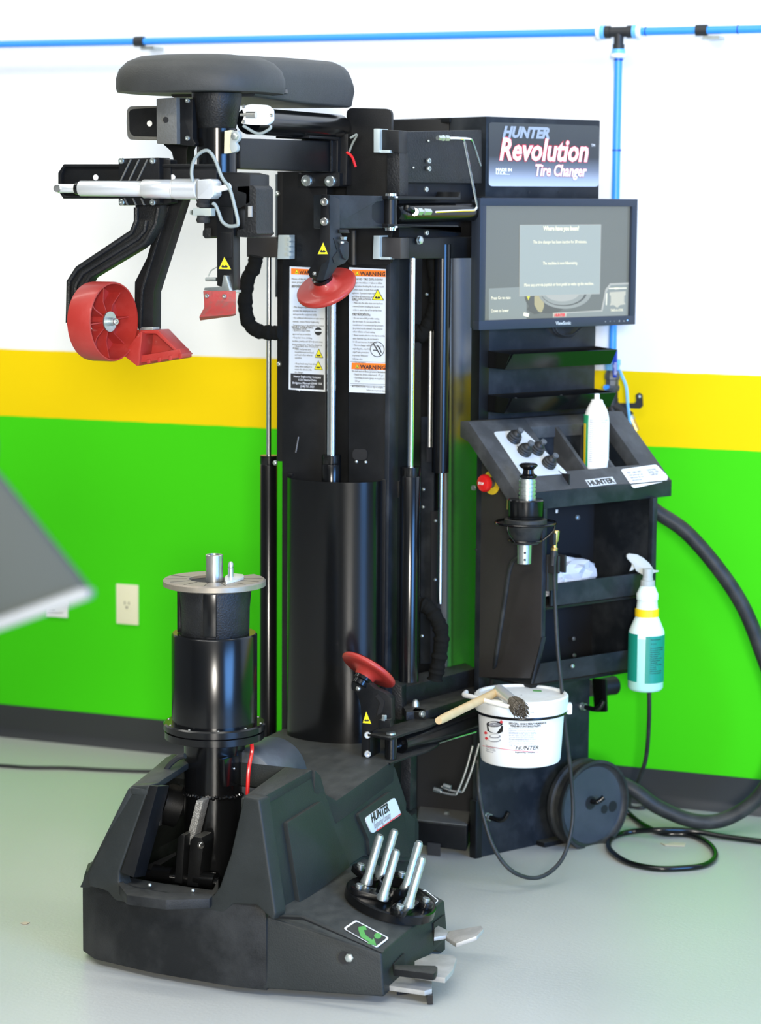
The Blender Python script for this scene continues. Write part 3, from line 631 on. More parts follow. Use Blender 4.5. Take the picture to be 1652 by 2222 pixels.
para(lb, '• Do not exceed 40 psi while seating\nthe tire beads. Do not exceed the tire\nmanufacturer\'s recommended air pressure\n(as printed on the sidewall of the tire) for\neither inflation or bead seating.\n• Never mount a tire to a rim that is not the\nsame diameter (e.g., do not mount a\n16 1/2 inch tire on a 16 inch rim).\n• This tire changer will NOT restrain an\nexploding tire, even if the\ncage/T-arm protection\nis present. Whenever\ninflating a tire:\n   • Do not lean or\n      reach over the tire.\n   • Keep area clear of bystanders.', 766, 692, 4.2, wd=.72, line=1.27)
tri(lb, [(820, 627), (807, 651), (834, 652)])
b = B(); b.torus(onY(819, 758, YC-.0016), YY, .0165, .0008, 36, 4); b.prism([onY(*p, YC-.0014) for p in [(809, 745), (811, 744), (828, 772), (826, 773)]], (0, -.0005, 0)); b.prism([onY(*p, YC-.0014) for p in [(810, 759), (820, 759), (820, 761), (810, 761)]], (0, -.0005, 0)); b.prism([onY(*p, YC-.0014) for p in [(819, 748), (826, 756), (829, 766), (827, 766), (824, 758), (818, 750)]], (0, -.0005, 0)); b.ob('prohibition_symbol', 'ink', lb)
para(lb, 'Do not exceed these pressure limitations:', 764, 807, 4.4, 'ink', .78)
para(lb, '• Supply line (from compressor): 175 psi\n• Operating pressure (gauge on regulator):\n   150 psi', 767, 814, 4.2, wd=.74, line=1.25)
para(lb, 'ATTENTION:', 764, 840, 4.8, 'ink', .85)
para(lb, 'Remove clip-on weights\nbefore use to prevent damage.', 796, 841, 4.0, wd=.72, line=1.3)
for y0 in (784, 832, 836): rect(lb, 'rule_line', 'ink', [(760, y0), (837, y0+2), (837, y0+2.6), (760, y0+.6)], .0012)

# --- head: cover, mast, tool ---------------------------------------------
YH = -1.5
# long padded cover
b = B()
secs = []
cx0 = onY(435, 160, -1.53).x
zb_, zt2 = onY(435, 203, -1.5).z, onY(435, 121, -1.5).z
plan = []
N = 64
def lobe(k, z, sh=0):
    pts = []
    for i in range(N):
        a = math.tau*i/N
        x = .5*abs(math.cos(a))**.75*math.copysign(1, math.cos(a)); y = .5*abs(math.sin(a))**.75*math.copysign(1, math.sin(a))
        pts.append(V((onY(436, 160, YH).x + x*(.326-2*k), YH-.0 + y*(.30-2*k), z)))
    return pts
h = zt2-zb_
b.loft([lobe(.012, zb_+.001), lobe(.003, zb_), lobe(0, zb_+.008), lobe(0, zb_+h*.35), lobe(.006, zb_+h*.6), lobe(.022, zb_+h*.82), lobe(.045, zb_+h*.95), lobe(.08, zb_+h)])
b.ob('motor_housing', 'leatherette', TC, smooth=60)
x1 = onY(758, 200, -.98).x
def neckring(y, w0, z0, z1):
    xa, xb = x1-w0, x1; r = .045; pts = []
    for cx_, cz_, a_ in ((xb-.012, z0+.004, -90), (xb-r, z1-r, 0), (xa+r, z1-r, 90), (xa+.01, z0+.004, 180)):
        rr = .006 if cz_ < z0+.02 else r
        for k in range(6):
            t = rad(a_+90*k/5); pts.append(V((cx_+math.cos(t)*rr, y, cz_+math.sin(t)*rr)))
    return pts
zr0, zr1 = onY(700, 232, -.98).z, onY(700, 134, -.98).z
b = B(); b.loft([neckring(-1.45, .20, zr0+.005, zr1-.012), neckring(-1.2, .20, zr0, zr1-.004), neckring(-1.0, .205, zr0, zr1), neckring(-.965, .205, zr0, zr1-.004), neckring(-.95, .19, zr0+.002, zr1-.02)])
b.ob('motor_housing_rear', 'leatherette', TC, smooth=60)
B().lathe([(0, .062), (.008, .062), (.012, .055)], onY(560, 203, -1.35), ZZ, 36).ob('housing_seal', 'gloss', TC)
# mast
mx = onY(471, 300, YH).x; M0 = V((mx, YH, 0))
def mz(py): return onY(471, py, YH).z
B().lathe([(mz(281), .037), (mz(279), .0385), (mz(215), .050), (mz(203), .051)], M0, ZZ, 40).ob('mast_head', 'cast', TC)
B().lathe([(mz(380), .0405), (mz(279), .0405)], M0, ZZ, 40).ob('mast_tube', 'gloss', TC)
def py_(nm, px, y, t, m='satin', par=None, bev=.0015, **k): return B().pY(px, y, t).ob(nm, m, par or TC, bevel=bev, **k)
py_('mast_collar', [(430, 374), (522, 374), (543, 379), (543, 440), (520, 452), (432, 452)], YH-.045, .09, 'satin')
py_('tool_guide', rnd([(443, 440), (512, 440), (520, 512), (443, 514)], 2), YH-.03, .06, 'satin')
py_('tool_guide_wing', [(439, 500), (446, 494), (458, 494), (458, 516), (444, 518), (439, 512)], YH-.04, .05, 'cast', bev=.003)
py_('tool_guide_wing', rnd([(514, 404), (550, 402), (556, 410), (556, 502), (560, 508), (548, 516), (514, 514), (514, 500), (530, 496), (534, 420), (516, 416)], 4), YH-.045, .08, 'cast', bev=.003)
py_('guide_insert', [(538, 447), (546, 447), (546, 471), (538, 471)], YH-.05, .01, 'pedal_metal', bev=.001)
B().pY([(470, 450), (506, 450), (508, 618), (507, 630), (471, 620)], YH-.052, .03).pY([(477, 505), (503, 505), (503, 560), (477, 560)], YH-.054, .01).ob('tool_bar', 'satin', TC, bevel=.0015)
tri(TC, [(487, 555), (473, 585), (504, 586)], 0, f=lambda a, b_, d: onY(a, b_, YH-.0545))
py_('tool_bracket', [(481, 622), (485, 597), (491, 598), (499, 632), (510, 630), (510, 636), (442, 630), (444, 624)], YH-.066, .03, 'zinc', bev=.001)
hk = B(); 
for (a, b_) in (((441, 631), (512, 631)),): pass
hk.loft([[onY(441, 631, YH-.07), onY(512, 631, YH-.07), onY(512, 631, YH-.02), onY(441, 631, YH-.02)], [onY(443, 652, YH-.072), onY(512, 654, YH-.072), onY(512, 654, YH-.03), onY(443, 652, YH-.03)], [onY(443, 668, YH-.085), onY(512, 668, YH-.085), onY(512, 668, YH-.05), onY(443, 668, YH-.05)], [onY(436, 680, YH-.10), onY(512, 680, YH-.10), onY(512, 684, YH-.07), onY(436, 686, YH-.07)], [onY(432, 688, YH-.105), onY(510, 682, YH-.105), onY(506, 686, YH-.08), onY(434, 696, YH-.08)]])
hk.ob('mount_hook', 'red_worn', TC, bevel=.002)
for q in ((450, 642), (488, 643)): screw(onY(*q, YH-.0715), -YY, .0045, TC, 'steel')
B().cyl(onY(447, 606, YH-.05), onY(470, 606, YH-.05), .004).tube([onY(452, 600, YH-.05), onY(458, 588, YH-.05), onY(470, 580, YH-.05)], .0012, seg=5).ob('hook_sensor', 'zinc', TC)
py_('clamp_arm', rnd([(524, 231), (545, 226), (578, 228), (590, 238), (590, 262), (580, 271), (545, 271), (523, 268), (530, 252)], 4), YH-.055, .012, 'white_plastic')
for q in ((530, 231), (590, 250), (530, 264)): screw(onY(*q, YH-.0555), -YY, .0035, TC, 'steel')
B().cyl(onY(536, 249, YH-.062), onY(556, 249, YH-.062), .0065).cyl(onY(522, 249, YH-.06), onY(540, 249, YH-.06), .003).ob('clamp_pin', 'steel', TC)
py_('sensor_plate', [(487, 284), (502, 282), (511, 330), (486, 334)], YH-.044, .012, 'cream')
py_('sensor_clip', rnd([(501, 286), (516, 283), (521, 296), (517, 305), (511, 310), (516, 318), (514, 328), (502, 332), (498, 318)], 3), YH-.056, .012, 'grey_plastic')
screw(onY(510, 296, YH-.058), -YY, .007, TC, 'zinc', hexa=True)
B().tube([onY(528, 273, YH-.05), onY(560, 290, YH-.05), onY(585, 280, YH-.05), onY(588, 272, YH-.05)], .003).ob('cable', 'cable_grey', TC)
# horizontal slide with actuator
YS = YH-.055
o = py_('slide_track', [(138, 357), (127, 376), (127, 413), (137, 430), (470, 430), (470, 357)], YS, .03, 'satin', bev=.003)
py_('track_rim', [(138, 356), (470, 356), (470, 362), (140, 362), (133, 378), (133, 411), (140, 425), (470, 425), (470, 431), (137, 431), (126, 414), (126, 375)], YS-.010, .012, 'satin', o, .0015)
for q in ((208, 385), (375, 385)): B().lathe([(0, .006), (.001, .006)], onY(*q, YS-.0005), -YY, 14).ob('track_hole', 'white_plastic', o)
cb = py_('clamp_block', rnd([(257, 344), (345, 342), (346, 347), (346, 444), (258, 446), (257, 440)], 5), YS-.022, .05, 'satin', bev=.002)
py_('clamp_side', [(346, 343), (370, 347), (372, 440), (346, 446)], YS-.004, .03, 'satin')
for i in range(3):
    a = 282+i*18
    B().pY([(a, 346), (a+3, 346), (a-19, 392), (a-22, 392)], YS-.025, .004).ob('block_rib', 'castgrey', cb)
    B().pY([(a-14, 430), (a-11, 430), (a-4, 445), (a-7, 445)], YS-.025, .004).ob('block_rib', 'castgrey', cb)
for q in ((265, 349), (333, 349), (266, 439), (333, 439)): screw(onY(*q, YS-.0225), -YY, .0062, TC, 'zinc')
ya = YS-.045
def al(px0, px1, r, m='alu', nm='actuator_tube', ye=0): return B().lathe([(0, r*.94), (.0015, r), ((onY(px1, 410, ya)-onY(px0, 409, ya)).length-.0015, r), ((onY(px1, 410, ya)-onY(px0, 409, ya)).length, r*.94)], onY(px0, 408.6+(px0-126)*.006, ya), XX, 28).ob(nm, m, TC)
al(126, 166, .0090, nm='actuator_rod'); al(165, 176, .0125, 'gloss', 'actuator_ring'); al(174, 314, .0155); al(312, 378, .0188); al(376, 380, .0196); al(380, 432, .0205, nm='actuator_motor')
B().lathe([(0, .0075), (.006, .0075)], onY(126, 409, ya-.006), -YY, 14).ob('rod_eye', 'steel', TC)
B().pY(rnd([(428, 390), (457, 388), (464, 396), (464, 424), (456, 432), (428, 431)], 3), ya-.018, .036).ob('actuator_cap', 'alu', TC, bevel=.003)
B().cyl(onY(462, 411, ya), onY(478, 411, ya), .008, .0065).cyl(onY(474, 411, ya), onY(499, 404, ya), .0055, .0065).ob('cable_connector', 'white_plastic', TC)
B().tube([onY(417+(x-0)*0, y, ya-.012) if False else onY(x, y, ya-.014) for x, y in ((418, 394), (416, 372), (421, 348), (434, 332), (451, 327), (466, 345), (482, 385), (498, 408), (509, 446), (517, 484), (510, 490), (495, 490), (482, 480), (475, 462), (468, 446), (462, 441))], .0036).ob('actuator_cable', 'cable_grey', TC)
B().pY([(418, 452), (458, 452), (458, 469), (418, 469)], ya, .02).ob('spring_plate', 'zinc_block', TC, bevel=.001)
B().lathe([(0, .012), (.006, .0145), (.01, .012), (.014, .0145), (.018, .012)], onY(441, 450, ya+.01), ZZ, 20).lathe([(0, .012), (.006, .0145), (.012, .012), (.015, .0135)], onY(441, 484, ya+.01), ZZ, 20).ob('spring_bushing', 'rubber', TC)
screw(onY(418, 461, ya+.006), -XX, .005, TC, 'zinc', hexa=True)
for q in ((448, 437), (494, 438)): B().cyl(onY(*q, YH-.03), onY(q[0], q[1]+7, YH-.03), .008).ob('bolt_head', 'zinc', TC)
# upper arm with slide block
YU = YH-.02
o = py_('upper_track', rnd([(275, 238), (281, 231), (420, 228), (420, 305), (281, 303), (276, 296), (274, 266)], 5), YU, .03, 'castgrey', bev=.002)
py_('track_recess', rnd([(280, 242), (286, 237), (345, 233), (345, 297), (288, 295), (281, 285)], 5), YU-.0012, .004, 'satin', o, 0)
B().lathe([(0, .006), (.001, .006)], onY(325, 268, YU-.0015), -YY, 14).ob('track_hole', 'white_plastic', o)
py_('slide_block', [(339, 214), (383, 211), (384, 313), (340, 312)], YU-.045, .05, 'castgrey', bev=.002)
B().lathe([(0, .006), (.001, .006)], onY(360, 260, YU-.0458), -YY, 14).ob('block_hole', 'void', TC)
py_('slide_block', [(384, 213), (418, 215), (418, 300), (425, 312), (420, 318), (384, 314)], YU-.03, .05, 'satin', bev=.002)
for q in ((408, 218), (408, 300)): screw(onY(*q, YU-.03), -YY, .005, TC, 'zinc')
# scoop strut and its red shoe
strut = [(352, 312), (412, 312), (406, 326), (406, 352), (397, 436), (334, 634), (333, 716), (301, 718), (291, 690), (292, 612), (318, 560), (344, 470), (362, 440), (377, 352), (372, 330)]
YT = YH+.02
B().pY(strut, YT, .035).ob('shoe_strut', 'satin', TC, bevel=.003)
B().pY([(361, 447), (367, 447), (310, 630), (306, 712), (302, 712), (305, 628)], YT-.006, .01).ob('strut_edge', 'cast', TC, bevel=.001)
py_('shoe_plate', [(303, 710), (332, 710), (332, 720), (302, 722)], YT-.004, .03, 'zinc')
b = B(); b.prism([onY(*p, YT+.02) for p in [(292, 716), (343, 714), (396, 772), (392, 779), (300, 794), (268, 768)]], (0, .012, 0))
b.prism([onY(*p, YT-.03) for p in [(303, 720), (309, 721), (302, 793), (296, 794), (266, 770)]], (0, .055, 0))
b.prism([onY(*p, YT-.02) for p in [(303, 717), (343, 716), (396, 771), (390, 772), (338, 724), (306, 724)]], (0, .05, 0))
b.prism([onY(*p, YT-.022) for p in [(303, 772), (390, 757), (396, 771), (392, 776), (300, 788)]], (0, .04, 0))
for k, x in enumerate((296, 317, 340, 364, 386)): b.prism([onY(x, 785-k*4.2, YT-.024), onY(x+9, 784-k*4.2, YT-.024), onY(x+9, 792-k*3.6, YT-.024), onY(x+2, 794-k*3.6, YT-.024)], (0, .045, 0))
b.ob('shoe', 'red', TC, bevel=.002)
# roller strut and red drum
YR = YH-.03
rs = [(293, 444), (348, 444), (348, 460), (342, 487), (319, 527), (303, 540), (198, 603), (188, 622), (172, 660), (160, 707), (144, 707), (146, 609), (165, 580), (283, 501), (293, 478)]
st = B().pY(rs, YR, .03).ob('roller_strut', 'cast', TC, bevel=.003)
def edge(pts, nm='strut_rim'): B().tube([onY(*p, YR-.002) for p in pts], .0055, seg=8, smooth=False).ob(nm, 'cast', st)
edge([(296, 450), (296, 480), (286, 504), (168, 583), (150, 611), (148, 700)]); edge([(344, 450), (338, 486), (316, 524), (300, 536), (196, 598), (184, 620), (170, 655)])
edge([(318, 478), (314, 500), (300, 516), (180, 592), (165, 618), (160, 690)], 'strut_groove')
YD = YR-.03
fc = onY(248, 698, YD); nD = (-FW*.52 + CR*.85 - CU*.06).normalized(); Ld, Rd = .060, .0815
bc = fc-nD*Ld
B().lathe([(0, Rd*.93), (.002, Rd*.985), (.01, Rd), (Ld-.003, Rd), (Ld, Rd*.985), (Ld, Rd*.95), (.012, Rd*.90), (.010, .02)], bc, nD, 64, cap=False).ob('roller_drum', 'red', TC)
e1 = (CU-nD*CU.dot(nD)).normalized(); e2 = nD.cross(e1)
b = B()
for i in range(8):
    a = math.tau*i/8+.2; d = e1*math.cos(a)+e2*math.sin(a); t = nD.cross(d)
    b.prism([bc+nD*.012+d*.012-t*.0012, bc+nD*.044+d*.014-t*.0012, bc+nD*.035+d*Rd*.5-t*.0012, bc+nD*.040+d*Rd*.92-t*.0012, bc+nD*.012+d*Rd*.92-t*.0012], t*.0024)
b.ob('roller_spokes', 'red', TC)
B().lathe([(.010, .018), (.045, .016), (.048, .013)], bc, nD, 24).ob('roller_hub', 'red', TC)
B().lathe([(.047, .021), (.050, .021)], bc, nD, 28).lathe([(.050, .0085), (.060, .0085)], bc, nD, 20).ob('hub_washer', 'zinc', TC)
screw(bc+nD*.060, nD, .0072, TC, 'steel')
B().cyl(bc-nD*.0, onY(160, 690, YR), .012).ob('roller_axle', 'cast', TC)

# --- boom from column to mast
XB = .302
B().pX([(522, 300), (735, 307), (735, 374), (522, 366)], XB, .055).ob('boom', 'satin', TC, bevel=.004)
B().cyl(onX(540, 262, XB-.01), onX(735, 276, XB-.01), .0275, seg=28).ob('boom_tube', 'gloss', TC)
B().pX([(672, 294), (737, 298), (737, 304), (672, 300)], XB+.012, .08).ob('boom_plate', 'satin', TC, bevel=.002)
B().pX([(735, 257), (770, 258), (756, 402), (733, 402)], XB+.004, .09).pX([(756, 290), (770, 290), (770, 402), (752, 402)], XB+.02, .03).ob('boom_bracket', 'satin', TC, bevel=.003)
b = B()
for i in range(22): b.lathe([(-.003, .002), (0, .0032), (.003, .002)], onX(719, 308+i*3, XB+.003), V((.3, 0, 1)), 6)
b.ob('weld_bead', 'cast', TC, kind='stuff')
py_('clamp_plate', rnd([(646, 376), (737, 374), (737, 405), (646, 405)], 4), YC-.05, .05, 'satin', bev=.003)
for q in ((669, 392), (719, 393)): screw(onY(*q, YC-.051), -YY, .0125, TC, 'zinc')
B().tube([onY(760, 300, YC-.03), onY(775, 292, YC-.02), onY(765, 312, YC-.02), onY(758, 330, YC-.02)], .0025).ob('cable', 'cable_grey', TC)
B().tube([onY(752, 330, YC-.03), onY(764, 340, YC-.025), onY(772, 362, YC-.02)], .003).ob('red_wire', 'red_gloss', TC)
B().tube([onY(768, 500, YC-.012), onY(768, 575, YC-.012)], .006, smooth=False).ob('corrugated_conduit', 'rubber', TC)
# left guide block
B().pY([(535, 514), (600, 514), (605, 559), (535, 558)], -.96, .06).ob('guide_block', 'panel_side', TC, bevel=.003)
B().pY([(604, 510), (628, 510), (628, 562), (602, 562)], -.985, .03).ob('guide_shoe', 'zinc_block', TC, bevel=.001)
for i in range(4): B().pY([(623, 515+i*11), (631, 515+i*11), (631, 523+i*11), (623, 523+i*11)], -.99, .02).ob('shoe_clip', 'zinc_block', TC, bevel=.001)
# fabric sleeved hoses
def wrinkle(r, k=1.0, s_=0):
    random.seed(s_); ph = [random.uniform(0, 6) for _ in range(4)]
    return lambda t: r*(1+.06*k*math.sin(t*43+ph[0])+.06*k*math.sin(t*71+ph[1])+.05*k*math.sin(t*113+ph[2]))
B().tube([onY(a, b_, -1.0) for a, b_ in ((556, 556), (551, 580), (538, 605), (533, 640), (533, 672), (541, 702), (560, 718), (585, 722), (608, 722))], wrinkle(.0165, .7, 3), 12, 10).ob('sleeved_hose', 'sleeve', TC)
B().tube([onY(a, b_, -.79) for a, b_ in ((942, 560), (950, 610), (950, 650), (940, 690), (920, 722), (895, 722))], wrinkle(.021, .6, 5), 12, 10).ob('sleeved_hose', 'sleeve', TC)
B().tube([onY(a, b_, -.86) for a, b_ in ((908, 1312), (926, 1316), (946, 1340), (958, 1372), (956, 1410), (950, 1445), (944, 1475))], wrinkle(.0175, 1, 8), 12, 12).ob('sleeved_hose', 'sleeve', TC)

# --- upper bead roller arm (reaches along AD)
def pa(nm, px, d, t, m='satin', par=None, bev=.002): return B().pA(px, d, t).ob(nm, m, par or TC, bevel=bev)
# carriage
pa('carriage_plate', [(862, 286), (1046, 282), (1046, 398), (862, 396)], 0, .02, 'cast')
B().pY([(824, 281), (866, 283), (866, 332), (824, 330)], -1.02, .05).ob('carriage_block', 'satin', TC, bevel=.002)
B().pY([(840, 330), (868, 330), (868, 425), (840, 420)], -1.01, .05).ob('carriage_post', 'cast', TC, bevel=.002)
B().pY([(811, 279), (824, 279), (824, 331), (811, 331)], -1.035, .05).pY([(824, 325), (846, 326), (846, 332), (824, 332)], -1.03, .03).ob('guide_shoe', 'zinc_block', TC, bevel=.001)
B().pY([(811, 511), (824, 511), (824, 562), (809, 562)], -1.035, .05).pY([(824, 557), (846, 558), (846, 563), (824, 563)], -1.03, .03).ob('guide_shoe', 'zinc_block', TC, bevel=.001)
B().pY([(822, 514), (870, 516), (870, 562), (822, 560)], -1.02, .05).ob('carriage_block', 'panel_side', TC, bevel=.002)
pa('carriage_beam', [(866, 516), (1042, 514), (1042, 560), (866, 562)], 0, .05)
pa('carriage_web', [(866, 396), (1042, 398), (1042, 520), (866, 520)], -.03, .02, 'void', bev=0)
b = B()
for i in range(44): b.lathe([(-.0016, .0015), (0, .0028), (.0016, .0015)], onA(879, 290+i*2.5, .002), V((.3, 0, 1)), 5)
b.ob('weld_bead', 'panel', TC, kind='stuff')
for q in ((929, 349), (929, 366), (923, 411), (924, 505)): screw(onA(*q, .004), AN, .006, TC, 'zinc')
screw(onA(909, 521, .004), AN, .009, TC, 'zinc', hexa=True); screw(onA(930, 306, .002), AN, .003, TC, 'zinc', hole=False); screw(onA(897, 364, .002), AN, .003, TC, 'zinc', hole=False)
screw(onA(1037, 517, .004), AN, .006, TC, 'zinc', hexa=True)
B().pC([(850, 252), (1045, 252), (1045, 268), (850, 262)], -.10, .02).ob('roof_flange', 'satin', TC, bevel=.001) if 0 else None
# flanges and arm tube
for y0, y1 in ((425, 433), (486, 494)):
    B().prism([onA(842, y0, .035), onA(995, y0+3, .035), onA(1000, y0-9 if y0 < 450 else y1+8, .035), onA(1000, y1, .035), onA(842, y1, .035)], AN*-.075).ob('arm_flange', 'satin', TC, bevel=.0015)
b = B(); b.cyl(onA(868, 463, .02), onA(1042, 459, .02), .0215, seg=28); b.ob('arm_cylinder', 'gloss', TC)
B().lathe([(0, .017), (.012, .021), (.02, .021)], onA(857, 463, .02), AD, 28).ob('cylinder_end', 'gloss', TC)
pv = onA(848, 460, .02)
B().lathe([(-.034, .0145), (.034, .0145)], pv, ZZ, 28).ob('pivot_barrel', 'satin', TC)
for s_ in (-1, 1): B().lathe([(.034, .013), (.040, .0125), (.041, .010)], pv, ZZ*s_, 24).lathe([(.030, .0165), (.034, .0165)], pv, ZZ*s_, 24).ob('pivot_cap', 'chrome', TC)
pa('swing_arm', rnd([(716, 422), (845, 424), (845, 494), (812, 494), (806, 486), (806, 433), (800, 493), (716, 496)], 1) if 0 else [(716, 423), (832, 425), (832, 436), (818, 438), (808, 446), (808, 474), (818, 484), (832, 486), (832, 495), (716, 496)], .02, .045, 'panel')
pa('arm_recess', [(806, 434), (836, 434), (836, 487), (806, 487)], .012, .03, 'void', bev=0)
YB = onA(716, 460, .02).y
B().pY([(697, 422), (716, 423), (717, 545), (712, 570), (704, 600), (696, 608), (672, 602), (668, 592), (668, 588), (685, 562), (694, 515)], YB, .02).ob('roller_bracket', 'satin', TC, bevel=.002)
pa('roller_bracket_side', [(716, 423), (738, 432), (738, 498), (744, 514), (758, 526), (757, 562), (748, 572), (733, 578), (716, 604), (702, 609), (715, 568), (717, 540)], .021, .02, 'panel')
pa('bracket_slot', [(724, 517), (732, 520), (741, 541), (735, 565), (726, 572), (722, 560), (733, 545)], .0225, .004, 'void', bev=0)
pa('bracket_pawl', [(740, 527), (758, 527), (758, 558), (752, 564), (746, 560), (738, 540)], .026, .02, 'panel')
pa('bracket_stop', [(737, 498), (757, 498), (760, 506), (737, 506)], .026, .02)
screw(onA(746, 514, .03), -ZZ, .007, TC, 'zinc', hexa=True); screw(onA(742, 524, .03), -ZZ, .005, TC, 'zinc')
for q in ((706, 438), (706, 481)): screw(onY(*q, YB), -YY, .0085, TC, 'steel')
screw(onY(683, 594, YB), -YY, .005, TC, 'steel', hole=False)
tri(TC, [(702, 523), (688, 553), (714, 553)], 0, f=lambda a, b_, d: onY(a, b_, YB-.0012))
def dish(c, n, Rr, par, nm='bead_roller'):
    return B().lathe([(-.030, Rr*.97), (-.026, Rr), (-.022, Rr*.99), (-.019, Rr*.93), (-.020, Rr*.62), (-.013, Rr*.38), (0, Rr*.31), (.004, Rr*.29), (.002, .004), (-.02, .004), (-.031, Rr*.3), (-.033, Rr*.9)], c, n, 64, cap=False).ob(nm, 'red', par, smooth=50)
nd = (-FW*.60 + (CR*-.40 + CU*.92).normalized()*.80).normalized()
dc = onY(700, 604, YB+.012); dish(dc, nd, .0665, TC)
B().lathe([(-.004, .022), (.004, .0225), (.006, .018), (.016, .018)], dc, nd, 28).ob('roller_bearing', 'gloss', TC)
# hydraulic lines of the upper arm
def al_(pts, r=.0030, d=.04, nm='hydraulic_line', m='chrome', sub=5): return B().tube([onA(a, b_, d) for a, b_ in pts], r, sub=sub).ob(nm, m, TC)
al_([(972, 300), (990, 300), (1001, 301), (1007, 306), (1012, 330), (1030, 420), (1035, 445), (1034, 452), (1028, 456), (1000, 457), (945, 460)], .0031)
al_([(985, 300), (1015, 301), (1023, 304), (1030, 320), (1043, 360)], .0028, .02)
def fit(q0, q1, d=.04, r=.0062):
    a, b_ = onA(*q0, d), onA(*q1, d); L = (b_-a).length
    return B().lathe([(0, r*.9), (L*.3, r*.9), (L*.3, r*1.2), (L*.5, r*1.2), (L*.5, r*.8), (L*.62, r*.8), (L*.62, r*1.15), (L, r*1.05)], a, b_-a, 6).ob('line_fitting', 'zinc', TC)
fit((950, 299), (973, 300)); fit((893, 459), (933, 460), r=.0072); B().cyl(onA(900, 460, .02), onA(900, 460, .045), .009, seg=8).ob('line_fitting', 'zinc', TC)
B().tube([onA(878, 455, .03), onA(884, 452, .04), onA(896, 458, .042)], .008).ob('hose_elbow', 'gloss', TC)

# --- lower bead roller arm
B().prism([onZ(a, b_, .447) for a, b_ in [(846, 1478), (874, 1492), (1034, 1450), (1010, 1438), (900, 1462)]], (0, 0, -.045)).ob('lower_beam', 'cast', TC, bevel=.003)
B().prism([onZ(a, b_, .405) for a, b_ in [(846, 1515), (872, 1528), (882, 1545), (930, 1541), (1035, 1508), (1034, 1488), (872, 1520)]], (0, 0, -.020)).ob('lower_flange', 'cast', TC, bevel=.002)
B().pY([(846, 1478), (872, 1490), (872, 1562), (846, 1560)], -.925, .03).ob('lower_post', 'cast', TC, bevel=.002)
p = onZ(902, 1532, .405); screw(p, ZZ, .0095, TC, 'zinc', h=.016, hole=False); screw(onA(914, 1549, .045), AN, .008, TC, 'zinc')
B().prism([onZ(a, b_, .405) for a, b_ in [(893, 1543), (925, 1546), (925, 1540), (900, 1535)]], (0, 0, -.03)).ob('pinch_lug', 'satin', TC, bevel=.002)
ztp = .388; zbt = .333
topl = [(798, 1592), (848, 1602), (885, 1589), (927, 1577), (948, 1567), (955, 1560), (905, 1558), (872, 1567), (830, 1579)]
B().prism([onZ(a, b_, ztp) for a, b_ in topl], (0, 0, -.006)).prism([onZ(a, b_, ztp)+V((0, 0, zbt-ztp)) for a, b_ in topl], (0, 0, -.005)).ob('lower_arm', 'satin', TC, bevel=.0015)
B().prism([onZ(a, b_, ztp-.002) for a, b_ in [(796, 1592), (804, 1594), (826, 1583), (822, 1580)]], (0, 0, zbt-ztp)).ob('lower_arm_nose', 'satin', TC, bevel=.001)
q = onZ(838, 1598, ztp)+AD*.018; q.z = (ztp+zbt)/2
B().lathe([(-.024, .0135), (.024, .0135)], q, ZZ, 28).ob('pivot_barrel', 'gloss', TC)
for s_ in (-1, 1): B().lathe([(.029, .011), (.033, .011), (.034, .009)], q, ZZ*s_, 24).ob('pivot_cap', 'zinc', TC)
ca, cb_ = onZ(862, 1615, .355)+AD*.01, onZ(1040, 1560, .362)
B().cyl(ca, cb_, .0225, seg=28).ob('arm_cylinder', 'gloss', TC)
B().tube([ca, ca-AD*.01+V((0, 0, -.004)), onA(884, 1622, .04)], .010, sub=4).ob('hose_elbow', 'gloss', TC)
fa = onA(903, 1626, .045); fb = onA(1032, 1588, .045)
B().cyl(fa, fb, .0034, seg=10).ob('hydraulic_line', 'chrome', TC); fit((888, 1620), (906, 1628), .045, .0072); fit((903, 1627), (925, 1620), .045, .0072)
YL = onZ(798, 1592, ztp).y+.004
br = [(762, 1486), (763, 1478), (779, 1475), (801, 1482), (814, 1494), (836, 1504), (850, 1516), (850, 1566), (832, 1576), (800, 1590), (800, 1650), (784, 1648), (785, 1567), (782, 1529), (774, 1504), (763, 1496)]
B().pY(br, YL, .022).ob('lower_roller_bracket', 'satin', TC, bevel=.002)
B().pY([(814, 1510), (822, 1506), (835, 1522), (830, 1545), (818, 1553), (822, 1535), (826, 1526)], YL-.002, .004).ob('bracket_slot', 'void', TC)
B().pY([(822, 1562), (846, 1562), (848, 1578), (822, 1582)], YL-.015, .02).ob('bracket_stop', 'satin', TC, bevel=.001); screw(onY(834, 1563, YL-.01), ZZ, .006, TC, 'zinc', hexa=True, h=.012)
tri(TC, [(795, 1541), (786, 1570), (808, 1572)], 0, f=lambda a, b_, d: onY(a, b_, YL-.0008))
for qq in ((797, 1594), (797, 1635)): screw(onY(*qq, YL), XX*.6-YY, .008, TC, 'steel')
screw(onY(778, 1494, YL-.001), -YY, .006, TC, 'steel', hole=False)
nl = (-FW*.30 + (CR*-.52 + CU*-.85).normalized()*.954).normalized()
dc2 = onY(788, 1474, YL+.012); dish(dc2, nl, .0665, TC, 'bead_roller'); B().lathe([(-.004, .022), (.004, .0225), (.006, .018), (.016, .018)], dc2, nl, 28).ob('roller_bearing', 'gloss', TC)
